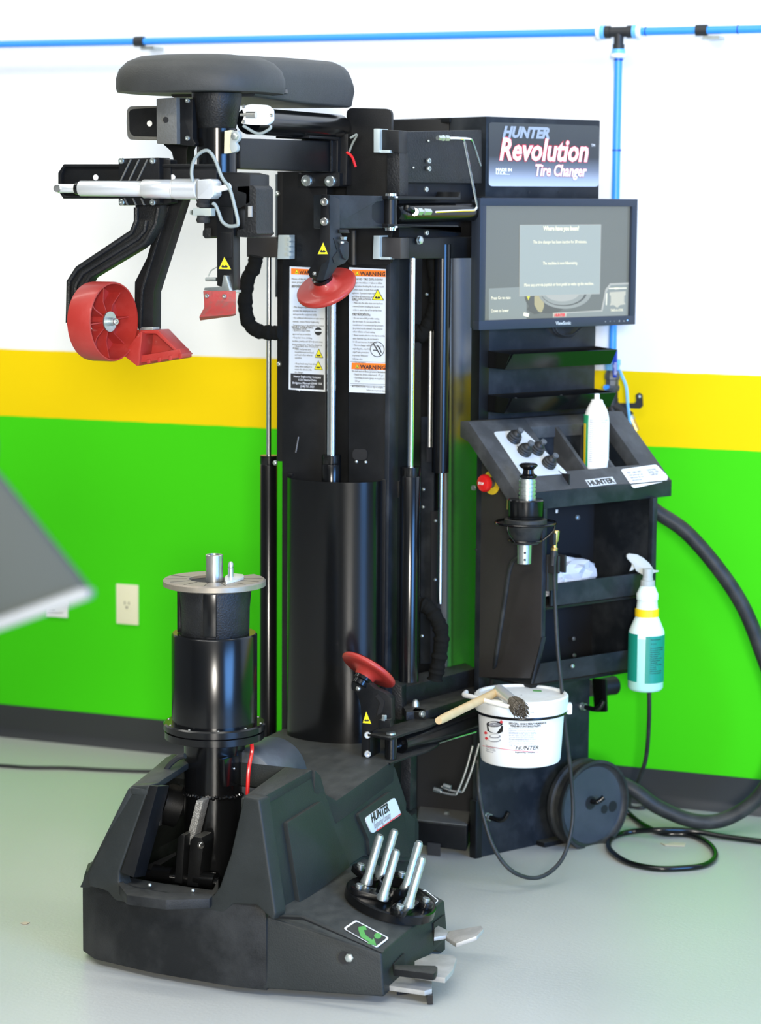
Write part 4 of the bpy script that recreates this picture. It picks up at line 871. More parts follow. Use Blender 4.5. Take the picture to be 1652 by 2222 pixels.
# legs and feet behind the base
B().pY([(870, 1640), (892, 1640), (890, 1760), (868, 1735)], -.93, .04).ob('lower_leg', 'cast', TC, bevel=.003)
B().pY([(845, 1480), (1030, 1480), (1030, 1800), (845, 1800)], -.56, .02).ob('lower_panel', 'void', TC)
fz = .078
B().prism([onZ(a, b_, fz) for a, b_ in [(905, 1782), (1013, 1796), (1028, 1760), (1000, 1735), (905, 1740)]], (0, 0, -.058)).ob('floor_foot', 'satin', TC, bevel=.004)
B().prism([onZ(a, b_, fz+.002) for a, b_ in [(905, 1778), (1013, 1790), (1028, 1742), (915, 1728)]], (0, 0, -.008)).ob('foot_plate', 'castgrey', TC, bevel=.002)
screw(onZ(970, 1766, fz+.002), ZZ, .007, TC, 'zinc', hexa=True)
B().prism([onZ(a, b_, .001) for a, b_ in [(928, 1855), (956, 1858), (956, 1848), (930, 1845)]], (0, 0, .03)).ob('levelling_foot', 'rubber', TC)
B().prism([onZ(a, b_, .15) for a, b_ in [(878, 1745), (905, 1755), (905, 1778), (884, 1768)]], (0, 0, -.14)).ob('base_rear_step', 'cover_plastic', TC, bevel=.004)
for dx in (0, 14): B().tube([onY(a+dx, b_-dx*.4, -.80) for a, b_ in ((944, 1712), (962, 1720), (985, 1724), (993, 1718), (1010, 1675), (1026, 1618))], .003, sub=5).ob('hydraulic_line', 'steel', TC)
for q in ((942, 1712), (963, 1704)): B().cyl(onY(q[0], q[1], -.80), onY(q[0]+16, q[1]+5, -.80), .006, seg=6).ob('line_fitting', 'zinc', TC)

# ============================================================ control cabinet
CB = thing('control_cabinet', 'tall black control cabinet with screen, joystick shelf and open bins on the right', 'cabinet', C(.18, 0, 0))
def cb(nm, u0, u1, v0, v1, z0, z1, m='panel', par=None, bev=.002, **k): return B().cbox(u0, u1, v0, v1, z0, z1).ob(nm, m, par or CB, bevel=bev, **k)
cb('pedestal', -.001, .360, -.018, 0, .0, 1.045, 'panel'); cb('pedestal_body', .095, .352, -.115, -.018, .02, 1.55, 'satin')
cb('pedestal_foot', -.008, .012, -.018, .004, .0, .14, 'satin', bev=.001)
cb('back_panel', .018, .357, -.02, 0, 1.04, 1.56, 'panel')
cb('head_box', .0, .359, -.13, 0, 1.555, 1.742, 'panel', bev=.003)
cb('front_edge', -.012, .018, -.03, .001, 1.04, 1.56, 'satin')
cb('roof_plate', -.004, .355, -.345, -.125, 1.730, 1.742, 'satin')
o = cb('floor_pan', .19, .33, -.05, .03, .0, .012, 'satin')
screw(C(-.004, -.022, .885), -UN, .006, CB, 'zinc', hexa=True); screw(C(-.004, -.012, .74), -UN, .003, CB, 'void', hole=False)
# sign on the head box
sg = B().prism([onC(*p, .0006) for p in rnd([(1061, 265), (1301, 273), (1299, 405), (1061, 404)], 8)], VN*.0008).ob('header_sign', 'sign_print', CB)
def ct(body, size, px, py, v, m, par, **k): return text(body, size, onC(px, py, v), UN, ZZ, m, par, **k)
mat('steel_ink', (.38, .42, .48), .3, metal=.5)
ct('HUNTER', .034, 1090, 297, .0018, 'steel_ink', sg, shear=.28, bold=.0018, width=1.08)
for m_, o_, bo in (('red_ink', .0016, .0034), ('white_ink', .0024, .0016)):
    ct('Revolution', .071, 1082, 346, o_, m_, sg, shear=.22, bold=bo, width=.90)
    ct('Tire Changer', .0375, 1159, 381, o_, m_, sg, shear=.22, bold=bo*.5, width=.81)
ct('TM', .009, 1283, 318, .0018, 'white_ink', sg)
ct('MADE IN\nU S A', .0095, 1076, 371, .0018, 'white_ink', sg, bold=.0004, width=1.3, line=.8)
B().prism([onC(*p, .0018) for p in [(1076, 377), (1107, 378), (1107, 379), (1076, 378)]], VN*.0003).ob('sign_line', 'white_ink', sg)
for q in ((1149, 417), (1214, 417)): B().lathe([(0, .0035), (.0006, .0035)], onC(*q, .0002), VN, 12).ob('screw_hole', 'void', CB)
# trays
def tray(z0):
    b = B(); t = .0016; u0, u1 = .014, .352
    b.cbox(u0, u1, .0, .0016, z0, z0+.040); b.cbox(u0, u1, .0, .060, z0, z0+t)
    b.prism([C(u0, .058, z0), C(u1, .058, z0), C(u1, .078, z0+.036), C(u0+.008, .078, z0+.036)], UN*0+VN*t+V((0, 0, -.0005)))
    for u in (u0, u1-t): b.prism([C(u, 0, z0), C(u, .058, z0), C(u, .078, z0+.036), C(u, .0, z0+.040)], UN*t)
    o = b.ob('tool_tray', 'gloss', CB)
    for u in (.10, .245): screw(C(u, .0016, z0+.024), VN, .0055, o, 'zinc', hole=False)
tray(1.166); tray(1.064)
# console
prof = [(0, 1.046), (.030, 1.047), (.200, .896), (.201, .864), (.188, .862), (.03, 1.000), (0, 1.010)]
def slope_z(v): return 1.047-(v-.03)*(.151/.17)
SNm = (VN*.151+ZZ*.17).normalized()
def onS(px, py, h=0): return onP(px, py, C(0, .03, 1.047)+SNm*h, SNm)
def cprof(u0, u1, pr, nm, m='console', bev=.003, par=None): return B().prism([C(u0, v, z) for v, z in pr], UN*(u1-u0)).ob(nm, m, par or CB, bevel=bev)
con = B(); hv0, hv1 = .052, .158
con.prism([C(-.068, v, z) for v, z in prof], UN*.172)
con.prism([C(.358, v, z) for v, z in prof], UN*.064)
con.prism([C(.10, 0, 1.046), C(.10, .03, 1.047), C(.10, hv0, slope_z(hv0)), C(.10, hv0, 1.0), C(.10, 0, 1.01)], UN*.26)
con.prism([C(.10, hv1, slope_z(hv1)), C(.10, .2, .896), C(.10, .201, .864), C(.10, .188, .862), C(.10, hv1, .90)], UN*.26)
cons = con.ob('console', 'console', CB, bevel=.0015)
cb('console_lip', -.066, .42, .1985, .2035, .858, .897, 'panel', bev=.001)
for u in (.182, .268): B().prism([C(u, .045, 1.030), C(u, .165, .925), C(u, .165, .87), C(u, .045, .87)], UN*.011).ob('divider', 'console', CB, bevel=.001)
cb('pocket_floor', .10, .36, .03, .19, .865, .870, 'void', bev=0); cb('pocket_back', .10, .36, .044, .048, .87, 1.03, 'panel', bev=0); cb('pocket_shade', .10, .103, .05, .19, .866, .93, 'void', bev=0)  # near-black floor and added liner sheet paint the shade inside the pockets
jp = B().prism([onS(*p, .0004) for p in rnd([(1070, 938), (1136, 934), (1232, 1028), (1136, 1036)], 7)], SNm*.0015).ob('joystick_plate', 'joy_plate', CB)
def joystick(px, py):
    c = onS(px, py, .0019)
    j = B().lathe([(0, .0170), (.0035, .0176), (.0060, .0150), (.009, .0172), (.0115, .0138), (.0145, .0154), (.0170, .0112), (.0200, .0112), (.026, .0050), (.027, .003)], c, SNm, 28, cap=True).ob('joystick', 'rubber', CB, smooth=50)
    B().lathe([(.024, .003), (.030, .003), (.031, .0075), (.036, .0075), (.037, .005)], c, (SNm+VN*.15), 14).ob('joystick_knob', 'brushed', j)
for q in ((1114, 953), (1137, 981), (1164, 978), (1190, 1008)): joystick(*q)
for (a, b_, s1) in ((1122, 968, '+'), (1140, 1004, '+'), (1212, 1022, '+')):
    B().prism([onS(a, b_, .0024), onS(a+9, b_+7, .0024), onS(a+10, b_+6, .0024), onS(a+1, b_-1, .0024)], SNm*.0003).ob('pictogram', 'ink', jp)
B().prism([onS(a, b_, .0024) for a, b_ in [(1183, 991), (1187, 989), (1187, 993)]], SNm*.0003).ob('pictogram', 'red_ink', jp)
hb = B().prism([onS(*p, .0004) for p in [(1270, 1042), (1329, 1035), (1338, 1050), (1280, 1057)]], SNm*.001).ob('maker_badge', 'badge_silver', CB)
a_, b2 = onS(1281, 1054, .0018), onS(1334, 1047, .0018)
text('HUNTER', .021, a_, b2-a_, onS(1272, 1040)-onS(1281, 1054), 'ink', hb, width=.98, bold=.0006)
wl = B().prism([onS(*p, .0005) for p in rnd([(1347, 1019), (1424, 1008), (1450, 1034), (1447, 1044), (1375, 1060)], 5)], SNm*.0006).ob('instruction_label', 'white_plastic', CB)
text('RESET TABLE LIMITS\nHold switch up 5 sec\nthen lower the arm\nand press both', .0088, onS(1362, 1028, .0016), UN, onS(1347, 1019)-onS(1375, 1060), 'grey_ink', wl, line=.9, width=.62)
text('ALIGN WHEEL\nCENTER CONE\nCLAMP NUT', .0088, onS(1404, 1022, .0016), UN, onS(1347, 1019)-onS(1375, 1060), 'grey_ink', wl, line=.9, width=.6)
# pocket box
sk = [(0, .86), (.10, .86), (.205, .862), (.212, .862), (.222, .56), (.178, .464), (0, .438)]
sk = [(0, 1.0), (.03, .998), (.186, .862), (.212, .86), (.214, .56), (.178, .464), (0, .438)]
cprof(-.001, .004, sk, 'left_side', 'panel_side', .001)
cprof(.359, .364, sk, 'right_side', 'panel', .001)
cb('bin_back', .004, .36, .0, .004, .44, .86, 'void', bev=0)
cb('bin_floor', .004, .36, .004, .208, .625, .630, 'satin', bev=0); cb('bin_lip', .030, .364, .205, .212, .633, .684, 'panel', bev=.0015)
cb('bin_floor', .004, .36, .004, .178, .44, .446, 'satin', bev=0)
B().prism([C(.004, .206, .503), C(.360, .206, .503), C(.360, .184, .452), C(.004, .184, .452)], VN*.004).ob('bin_lip', 'panel', CB, bevel=.001)
cb('front_post', .0, .012, .200, .214, .56, .86, 'panel', bev=.0015); cb('front_post', .349, .364, .200, .214, .46, .86, 'panel', bev=.0015)
B().prism([C(-.001, .2145, .565), C(.012, .2145, .565), C(.012, .181, .452), C(-.001, .181, .452)], VN*.003).ob('lower_corner', 'panel', CB, bevel=.001)
for q in ((1253, 1123), (1378, 1093)): screw(onC(*q, .006), VN, .006, CB, 'zinc', hexa=True)
for q in ((1245, 1386), (1246, 1422), (1242, 1445)): screw(onC(*q, .02 if q[1] < 1440 else .207), VN, .0045, CB, 'steel', hexa=True)
B().prism([onC(*p, .05) for p in [(1206, 1106), (1211, 1106), (1210, 1113), (1206, 1113)]], VN*.001).ob('reflector_tab', 'white_plastic', CB)
# emergency stop
ec = onU(1068, 1047, -.001)
B().lathe([(0, .028), (.0015, .028)], ec, -UN, 40).ob('stop_plate', 'yellow_btn', CB)
B().lathe([(.0015, .013), (.016, .013)], ec, -UN, 28).ob('stop_collar', 'brushed', CB)
st = B().lathe([(.016, .0185), (.018, .0205), (.026, .0205), (.030, .018), (.032, .012)], ec, -UN, 36).ob('stop_button', 'red_gloss', CB)
text('STOP', .008, ec-UN*.0322+VN*-.011+ZZ*-.003, VN, ZZ, 'white_ink', st, bold=.0003)
# peg hooks
def peg(px, py, v=0.0):
    c = onC(px, py, v)
    B().lathe([(0, .009), (.004, .009), (.004, .0075), (.010, .0075), (.010, .0085), (.014, .0085)], c, VN, 10).ob('peg_nut', 'zinc', CB)
    B().tube([c+VN*.008, c+VN*.045, c+VN*.058+UN*.006+ZZ*.006, c+VN*.064+UN*.012+ZZ*.022], .0062, seg=12).ob('peg', 'gloss', CB)
peg(1056, 1771); peg(1262, 1532)
# bracket with black canister on the right side
cc = C(.365, -.03, .315)
B().prism([onP(a, b_, C(.385, 0, 0), UN) for a, b_ in rnd([(1285, 1472), (1314, 1474), (1316, 1545), (1290, 1545)], 3)], UN*.006).ob('canister_bracket', 'gloss', CB, bevel=.001)
k0, k1 = onC(1300, 1492, -.03), onC(1337, 1488, -.03)
B().lathe([(0, .021), (.004, .023), (.045, .023), (.047, .024), (.052, .024), (.053, .022)], k0, UN, 32).ob('canister', 'satin', CB)
B().cyl(onC(1281, 1500, -.03), onC(1300, 1500, -.03), .013, seg=16).cyl(onC(1281, 1482, -.03), onC(1290, 1482, -.03), .008, seg=8).ob('canister_valve', 'brushed', CB)
# socket holder arm for the clamp nut
NU = onU(1141, 1134, -.055)
wr = B(); wr.torus(NU, ZZ, .068, .0032, 48, 8); wr.torus(NU+V((0, 0, -.040)), ZZ, .037, .0028, 40, 8)
for a in (-1.9, .3, 2.4): d = V((math.cos(a), math.sin(a), 0)); wr.tube([NU+d*.066, NU+d*.062+V((0, 0, -.018)), NU+d*.038+V((0, 0, -.040))], .0024)
wr.tube([NU+UN*.06, C(.0, (NU-C0).dot(VN), NU.z)], .004, smooth=False)
wr.ob('wire_holder', 'gloss', CB)
hp_ = onC(1198, 1240, .216)
B().obox(hp_+V((0, 0, -.002)), UN*.017, VN*.003, ZZ*.042).obox(hp_+VN*.012+ZZ*.018, UN*.003, VN*.012, ZZ*.02).obox(hp_+VN*.012+ZZ*.018-UN*.012, UN*.003, VN*.012, ZZ*.02).obox(hp_+VN*.012+ZZ*.018+UN*.02, UN*.003, VN*.012, ZZ*.02).ob('chuck_holder', 'rubber', CB, bevel=.0015)
# hoop for the paste tub
BC = C(-.064, .22, 0); bz = .406
hw = B(); hw.torus(BC+V((0, 0, bz)), ZZ, .1015, .0042, 64, 10); hw.tube([BC+V((0, 0, bz))-VN*.075+UN*.070, C(.03, .0, bz)], .005, smooth=False); hw.tube([BC+V((0, 0, bz))-VN*.055+UN*.088, C(.06, 0, bz)], .005, smooth=False)
hw.ob('tub_hoop', 'gloss', CB)

# monitor ---------------------------------------------------------------
MO = thing('monitor', 'flat screen monitor with bluish black frame below the header sign', 'monitor', C(.18, .05, 1.257))
u0, u1, z0, z1, vm = -.066, .430, 1.258, 1.557, .060
b = B()
b.cbox(u0, u1, vm-.022, vm, z0, z0+.022).cbox(u0, u1, vm-.022, vm, z1-.018, z1).cbox(u0, u0+.018, vm-.022, vm, z0+.02, z1-.017).cbox(u1-.018, u1, vm-.022, vm, z0+.02, z1-.017).cbox(u0+.004, u1-.004, vm-.036, vm-.016, z0+.004, z1-.004)
b.ob('frame', 'monitor_frame', MO, bevel=.0015)
B().cbox(.10, .26, .002, vm-.03, 1.34, 1.46).ob('wall_mount', 'satin', MO)
scr = mat('screen_glass', (.055, .060, .052), .16, spec=.55); MT['screen_glass'].node_tree.nodes['Principled BSDF'].inputs['Emission Color'].default_value = (.18, .19, .165, 1); MT['screen_glass'].node_tree.nodes['Principled BSDF'].inputs['Emission Strength'].default_value = 1.0
def scr_m(n, c, e=1.0):
    mat(n, tuple(x*.3 for x in c), .18, spec=.5); p = MT[n].node_tree.nodes['Principled BSDF']; p.inputs['Emission Color'].default_value = (*c, 1); p.inputs['Emission Strength'].default_value = e
scr_m('ui_dialog', (.42, .47, .43)); scr_m('ui_panel', (.30, .33, .30)); scr_m('ui_text', (1.15, 1.1, .85)); scr_m('ui_dark', (.13, .135, .12)); scr_m('ui_tire', (.36, .38, .34)); scr_m('ui_tan', (.50, .44, .24)); scr_m('ui_yellow', (.8, .75, .1)); scr_m('ui_edge', (.50, .50, .44)); scr_m('ui_pale', (.62, .60, .48))
sc = B().cbox(u0+.018, u1-.018, vm-.010, vm-.008, z0+.022, z1-.018).ob('screen', 'screen_glass', MO)
vs_ = vm-.0078
def ui(nm, m, px, lift=0.0, r=0): return B().prism([onC(*p, vs_+lift) for p in (rnd(px, r) if r else px)], VN*.0002).ob(nm, m, sc)
ui('side_panel', 'ui_panel', [(1061, 626), (1128, 623), (1128, 642), (1143, 642), (1143, 692), (1061, 699)])
ui('wheel_panel', 'ui_edge', [(1305, 673), (1314, 628), (1324, 615), (1366, 613), (1366, 617), (1326, 619), (1318, 631), (1308, 676), (1200, 681), (1200, 679)], .0002)
ui('wheel_field', 'ui_panel', [(1308, 675), (1317, 630), (1326, 618), (1366, 616), (1366, 686), (1200, 692), (1200, 680)])
ui('tire_picture', 'ui_dark', [(1190+52*math.cos(i*.17), 640+40*math.sin(i*.17)) for i in range(0, 19)] )
for k, (rx, ry, m_) in enumerate(((58, 36, 'ui_tire'), (50, 30, 'ui_dark'), (47, 28, 'ui_tire'), (38, 20, 'ui_edge'))):
    ui('tire_picture', m_, [(1226-k*2+rx*math.cos(i*.1653), 634+ry*math.sin(i*.1653)) for i in range(0, 20)], .0002+.0001*k)
ui('tool_picture', 'ui_tan', [(1160, 642), (1180, 642), (1181, 665), (1176, 678), (1168, 676), (1160, 662)], .0002, 3)
ui('tool_picture', 'ui_yellow', [(1143, 642), (1151, 642), (1147, 652)], .0003); ui('tool_picture', 'ui_text', [(1137, 678), (1149, 680), (1147, 688), (1136, 685)], .0003); ui('tool_picture', 'ui_dark', [(1144, 672), (1150, 662), (1160, 668), (1172, 680), (1160, 682)], .0002)
ui('rim_picture', 'ui_pale', [(1324, 634), (1358, 632), (1358, 640), (1355, 642), (1355, 656), (1358, 660), (1346, 662), (1340, 668), (1332, 662), (1324, 663), (1326, 656), (1326, 642), (1323, 640)], .0002)
for px in ([(1322, 625), (1360, 624), (1360, 626), (1322, 627)], [(1316, 636), (1318, 636), (1317, 662), (1315, 662)]): ui('dimension_arrow', 'ui_text', px, .0002)
ui('dialog', 'ui_edge', [(1128, 488), (1305, 487), (1302, 638), (1127, 643)], .0006); ui('dialog', 'ui_dialog', [(1129, 489), (1304, 488), (1301, 637), (1128, 642)], .0008)
def ut(body, px, py, h, **k): ct(body, h, px, py, vs_+.0014, 'ui_text', sc, **k)
ut('Where have you been?', 1218, 500, .0145, align='CENTER', width=.83, bold=.0003)
ut('The tire changer has been inactive for 30 minutes.', 1216, 528, .0105, align='CENTER', width=.80)
ut('The machine is now hibernating.', 1216, 574, .0105, align='CENTER', width=.80)
ut('Move any arm via joystick or foot pedal to wake up the machine.', 1214, 620, .0105, align='CENTER', width=.80)
ut('Press Go to raise', 1066, 650, .0105, width=.8); ut('Down to lower', 1066, 678, .0105, width=.8); ut('TAKE-A-LOOK', 1325, 676, .0085, width=.75); ut('20.0', 1334, 628, .007)
hbg = ui('logo', 'ui_pale', [(1201, 679), (1230, 678), (1229, 687), (1200, 688)], .0004)
ct('HUNTER', .0095, 1203, 687, vs_+.0018, 'red_ink', sc, bold=.0004, shear=.2, width=.9)
ct('ViewSonic', .0115, 1206, 705, vm+.0004, 'badge_silver', MO, name='lettering', bold=.0003)
for i, q in enumerate(((1313, 697), (1323, 697), (1333, 696), (1343, 696), (1353, 696))): ct('x+-#o'[i], .006, q[0], q[1]+2, vm+.0004, 'badge_silver', MO)
B().lathe([(0, .0018), (.0004, .0018)], onC(1362, 695, vm), VN, 10).ob('power_light', 'led', MO)
tag(B().tube([onC(*p, .02) for p in ((1205, 708), (1210, 720), (1225, 728), (1245, 725), (1262, 712))], .0025).tube([onC(*p, .012) for p in ((1198, 708), (1205, 722), (1222, 730), (1244, 728), (1258, 714))], .0025).ob('monitor_cable', 'rubber'), 'black cable looping below the bottom edge of the monitor', 'cable')

# ============================================================ loose things
# centring cone plate hung on a peg of the pedestal
wc = onC(1290, 1748, .085); wp = thing('centring_plate', 'large round black dished plate hung on the front of the cabinet pedestal', 'plate', wc-VN*.07)
B().lathe([(0, .100), (.004, .108), (.016, .108), (.020, .101), (.038, .098), (.042, .106), (.052, .112), (.060, .112), (.0605, .105), (.052, .102), (.048, .094), (.048, .002)], wc-VN*.055, VN, 72, cap=False).ob('dish', 'plastic_disc' if 'plastic_disc' in MT else 'hose', wp, smooth=45)
mat('disc_face', (.035, .042, .055), .42, mott=.5, mscale=10, mcol=(.07, .08, .095))
fz_ = wc-VN*.007
B().lathe([(0, .0945), (.0012, .0945)], fz_, VN, 64).ob('dish_face', 'disc_face', wp)
def spot(px, r, par, m='void', sx=1.0):
    c = onP(*px, fz_+VN*.0013, VN)
    return B().prism([c+UN*math.cos(i*.3307)*r*sx+ZZ*math.sin(i*.3307)*r for i in range(19)], VN*.0006).ob('slot_hole', m, par)
spot((1282, 1742), .017, wp); spot((1330, 1750), .014, wp); spot((1312, 1756), .011, wp)
k = onP(1284, 1738, fz_, VN)
B().tube([k-VN*.03, k+VN*.012, k+VN*.02+UN*.006+ZZ*.003, k+VN*.026+UN*.016+ZZ*.012], .0065, seg=12).ob('peg', 'gloss', CB)

# paste tub ---------------------------------------------------------------
tz0, tz1 = .289, .413
PT = thing('paste_tub', 'white plastic tub of tire mounting paste held in a black hoop', 'tub', BC+V((0, 0, tz0)))
B().lathe([(0, .082), (.003, .089), (.008, .091), (.03, .0925), (.112, .0975)], BC+V((0, 0, tz0)), ZZ, 72).ob('tub_body', 'white_plastic', PT)
B().lathe([(-.002, .1005), (-.016, .1005), (-.0165, .104), (.008, .1065), (.020, .1065), (.0235, .103), (.0235, .097), (.019, .094), (.019, .002)], BC+V((0, 0, tz1+.008)), ZZ, 80, cap=False).ob('tub_lid', 'lid_plastic', PT)
LZ = tz1+.008+.019
B().prism([V((onZ(a, b_, LZ+.0004).x, onZ(a, b_, LZ+.0004).y, LZ+.0004)) for a, b_ in [(1156, 1497), (1175, 1498), (1176, 1501), (1157, 1500)]], (0, 0, .0003)).ob('green_mark', 'green_mark', PT)
B().obox(BC+CR*.109+V((0, 0, tz1-.004)), CR*.006, CR.cross(ZZ)*.012, ZZ*.012).ob('lid_tab', 'white_plastic', PT, bevel=.003)
# loose bail handle lying across the lid
hpts = []
for q, h in (((1014, 1503), .002), ((1009, 1511), .004), ((1030, 1516), .007), ((1075, 1530), .010), ((1120, 1541), .010), ((1170, 1548), .006), ((1215, 1545), .0), ((1240, 1535), -.004)):
    p = onZ(*q, LZ+h); hpts.append(p)
cen = BC+V((0, 0, LZ)); 
B().tube([onZ(*q, LZ+h) for q, h in (((1012, 1502), .004), ((1008, 1508), .006), ((1025, 1512), .010), ((1065, 1524), .012), ((1110, 1535), .010), ((1160, 1542), .004))], .0055, seg=10).ob('bail_handle', 'white_plastic', PT)
# printed wrap on the tub, built as curved patches
TR = .0985
def cylp(px, py, r=TR):
    """point of the tub wall seen at a pixel, kept as angle and height"""
    d = ray(px, py); o = CAM-BC; a = d.x*d.x+d.y*d.y; b_ = 2*(o.x*d.x+o.y*d.y); c = o.x*o.x+o.y*o.y-r*r
    disc = max(b_*b_-4*a*c, 0); t = (-b_-math.sqrt(disc))/(2*a); p = CAM+d*t
    return math.atan2(p.y-BC.y, p.x-BC.x), p.z
def wrap_r(z): return .0912+(z-tz0)*.055
def wrap_text(body, size, px, py, m, width=.8, bold=0, line=1.0, al='LEFT', shear=0):
    a0, z0_ = cylp(px, py, .096)
    o = text(body, size, (0, 0, 0), XX, YY, m, PT, 'lettering', shear=shear, align=al, bold=bold, line=line, width=width, lift=0, res=1)
    for v in o.data.vertices:
        x, y, z = v.co; zz = z0_+y; r = wrap_r(zz)+.0016+max(0, z)*1; an = a0+x/r
        v.co = V((BC.x+math.cos(an)*r, BC.y+math.sin(an)*r, zz))
    c = BC+V((0, 0, z0_)); 
    for v in o.data.vertices: v.co -= c
    o.location = c-ORG[PT.name]; ORG[o.name] = c
    return o
wrap_text('SPECIAL HIGH PERFORMANCE\n  TIRE-MOUNTING PASTE', .0062, 1105, 1571, 'ink', 1.05, bold=.00018, line=.9)
wrap_text('Pâte de montage spéciale pour le montage et\nle démontage des pneus sans chambre à air.\nLubricating paste is suitable for tire mounting.', .0040, 1105, 1581, 'grey_ink', .84, line=1.1)
wrap_text('Environmentally friendly. Gentle to rubber and\nlight alloy. Apply a thin film to both beads\nof tire and rim shoulder before mounting\nand demounting. Keep lid closed.', .0040, 1105, 1592, 'grey_ink', .84, line=1.1)
wrap_text('Store in a cool dry place. Made from vegetable\nsoap. Do not use near open flame. Protect\nfrom frost. Keep out of reach of children.', .0040, 1105, 1604, 'grey_ink', .84, line=1.1)
wrap_text('11 lbs / 5kg                    Contents 11 lbs (5 kg)', .0038, 1105, 1618, 'grey_ink', .84)
wrap_text('HUNTER', .0125, 1118, 1627, 'ink', 1.10, bold=.0001, shear=.3)
wrap_text('Engineering Company', .0052, 1118, 1634, 'ink', .98, bold=.0001)
wrap_text('Hunter Engineering Company\n11250 Hunter Drive\nBridgeton, MO 63044\nwww.hunter.com', .0042, 1054, 1618, 'grey_ink', .85, line=1.0)
def wpatch(nm, m, pts, off=.0010):
    q = [cylp(a, b_, .0965) for a, b_ in pts]
    f = lambda a, z, e: V((BC.x+math.cos(a)*(wrap_r(z)+e), BC.y+math.sin(a)*(wrap_r(z)+e), z))
    b = B(); A = [b.bm.verts.new(f(a, z, off)) for a, z in q]; A2 = [b.bm.verts.new(f(a, z, off-.0012)) for a, z in q]
    b.bm.faces.new(A); b.bm.faces.new(A2[::-1])
    for i in range(len(q)): b.bm.faces.new((A[i], A[(i+1) % len(q)], A2[(i+1) % len(q)], A2[i]))
    return b.ob(nm, m, PT)
el = lambda cx_, cy_, rx, ry, n=16: [(cx_+rx*math.cos(math.tau*i/n), cy_+ry*math.sin(math.tau*i/n)) for i in range(n)]
wpatch('tire_print', 'ink', [(1057, 1572), (1092, 1575), (1091, 1588), (1083, 1592), (1068, 1591), (1058, 1586)]); wpatch('tire_print', 'ink', el(1074, 1571, 17.5, 6.5)); wpatch('tire_print', 'grey_ink', el(1074.5, 1572, 13, 4.2), .0012)
wpatch('rim_print', 'grey_ink', el(1074, 1598, 12.5, 4.5)); wpatch('rim_print', 'white_plastic', el(1074, 1597, 9.5, 3), .0012); wpatch('rim_print', 'grey_ink', el(1073, 1606, 13.5, 4.5), .0006); wpatch('rim_print', 'white_plastic', el(1073, 1605, 12, 3.6), .0011)
for q in ((1087, 1566), (1052, 1590), (1053, 1602)): wpatch('arrow_print', 'red_ink', [(q[0]-1, q[1]-1.5), (q[0]+2, q[1]-3), (q[0]+6, q[1]+1), (q[0]+2, q[1]+3.5), (q[0]-1, q[1]+2)], .0010)
for i in range(8):
    xs = 1046+i*15.5; ys = lambda x: 1618+ (x-1046)*.19-((x-1046)/140)**2*12
    wpatch('red_rule', 'red_ink', [(xs, ys(xs)), (xs+15.5, ys(xs+15.5)), (xs+15.5, ys(xs+15.5)+.8), (xs, ys(xs)+.8)])

# paste brush ---------------------------------------------------------------
b0 = onZ(952, 1564, LZ+.010); b1 = onZ(1082, 1500, LZ+.014); BRU = thing('paste_brush', 'old round brush with wooden handle and matted bristles lying on the white tub lid', 'brush', b1)
B().tube([b0, b0.lerp(b1, .5)+V((0, 0, .0)), b1], lambda t: .0095 if t > .03 else .008, seg=20, sub=8).ob('handle', 'wood', BRU)
f0 = onZ(1083, 1498, LZ+.017); f1 = onZ(1115, 1524, LZ+.015)
B().lathe([(0, .0135), ((f1-f0).length, .0135)], f0, f1-f0, 24).ob('ferrule', 'alu', BRU)
f2 = onZ(1134, 1545, LZ+.014)
ax = (f2-f1).normalized(); e1 = ax.cross(ZZ).normalized(); e2 = ax.cross(e1); random.seed(4)
b = B(); b.lathe([(0, .0125), (.01, .014), ((f2-f1).length*.7, .0155)], f1, ax, 16)
for i in range(260):
    a = random.uniform(0, math.tau); r = .0140*math.sqrt(random.random()); d = e1*math.cos(a)*r+e2*math.sin(a)*r
    L = (f2-f1).length*random.uniform(.75, 1.05); sp_ = 1.15+random.uniform(-.1, .25)
    b.tube([f1+d*1.0, f1+ax*L*.6+d*sp_, f1+ax*L+d*sp_*1.05+V((random.uniform(-.002, .002),)*3)], lambda t: .0013-.0005*t, seg=4, smooth=False)
b.ob('bristles', 'bristle', BRU, kind='stuff')

# clamp nut in its wire holder -------------------------------------------------
CN = thing('clamp_nut', 'steel and black quick clamp nut with spool-shaped handle sitting in the wire holder', 'clamp nut', NU+V((0, 0, -.09)))
zk = lambda py: onP(1145, py, NU, UN).z
zz = [zk(q) for q in (1010, 1035, 1082, 1126, 1180, 1225)]
def cn(nm, m, prof, seg=36, off=V((0, 0, 0)), smooth=38): return B().lathe([(h, r) for h, r in prof], V((NU.x, NU.y, 0))+off, ZZ, seg).ob(nm, m, CN, smooth=smooth)
cn('spool_handle', 'gloss', [(zz[1]-.003, .017), (zz[1], .020), (zz[1]+.003, .020), (zz[1]+.007, .013), (zz[0]-.010, .0115), (zz[0]-.005, .0175), (zz[0]-.002, .021), (zz[0]+.001, .021), (zz[0]+.004, .017)], off=UN*.006)
pr = []; n = 5; hh = zz[1]-.004-zz[2]
for i in range(n): pr += [(zz[2]+hh*i/n, .0195), (zz[2]+hh*(i+.62)/n, .0195), (zz[2]+hh*(i+.66)/n, .0175), (zz[2]+hh*(i+.96)/n, .0175)]
cn('threaded_sleeve', 'zinc', pr, off=UN*.004)
cn('nut_body', 'gloss', [(zz[3]-.004, .038), (zz[3], .0405), (zz[2]-.004, .0405), (zz[2]-.001, .038), (zz[2], .02)])
cn('nut_cone', 'hose', [(zz[4]-.002, .018), (zz[4], .030), (zz[3]-.028, .038), (zz[3]-.016, .048), (zz[3]-.001, .048), (zz[3], .040)])
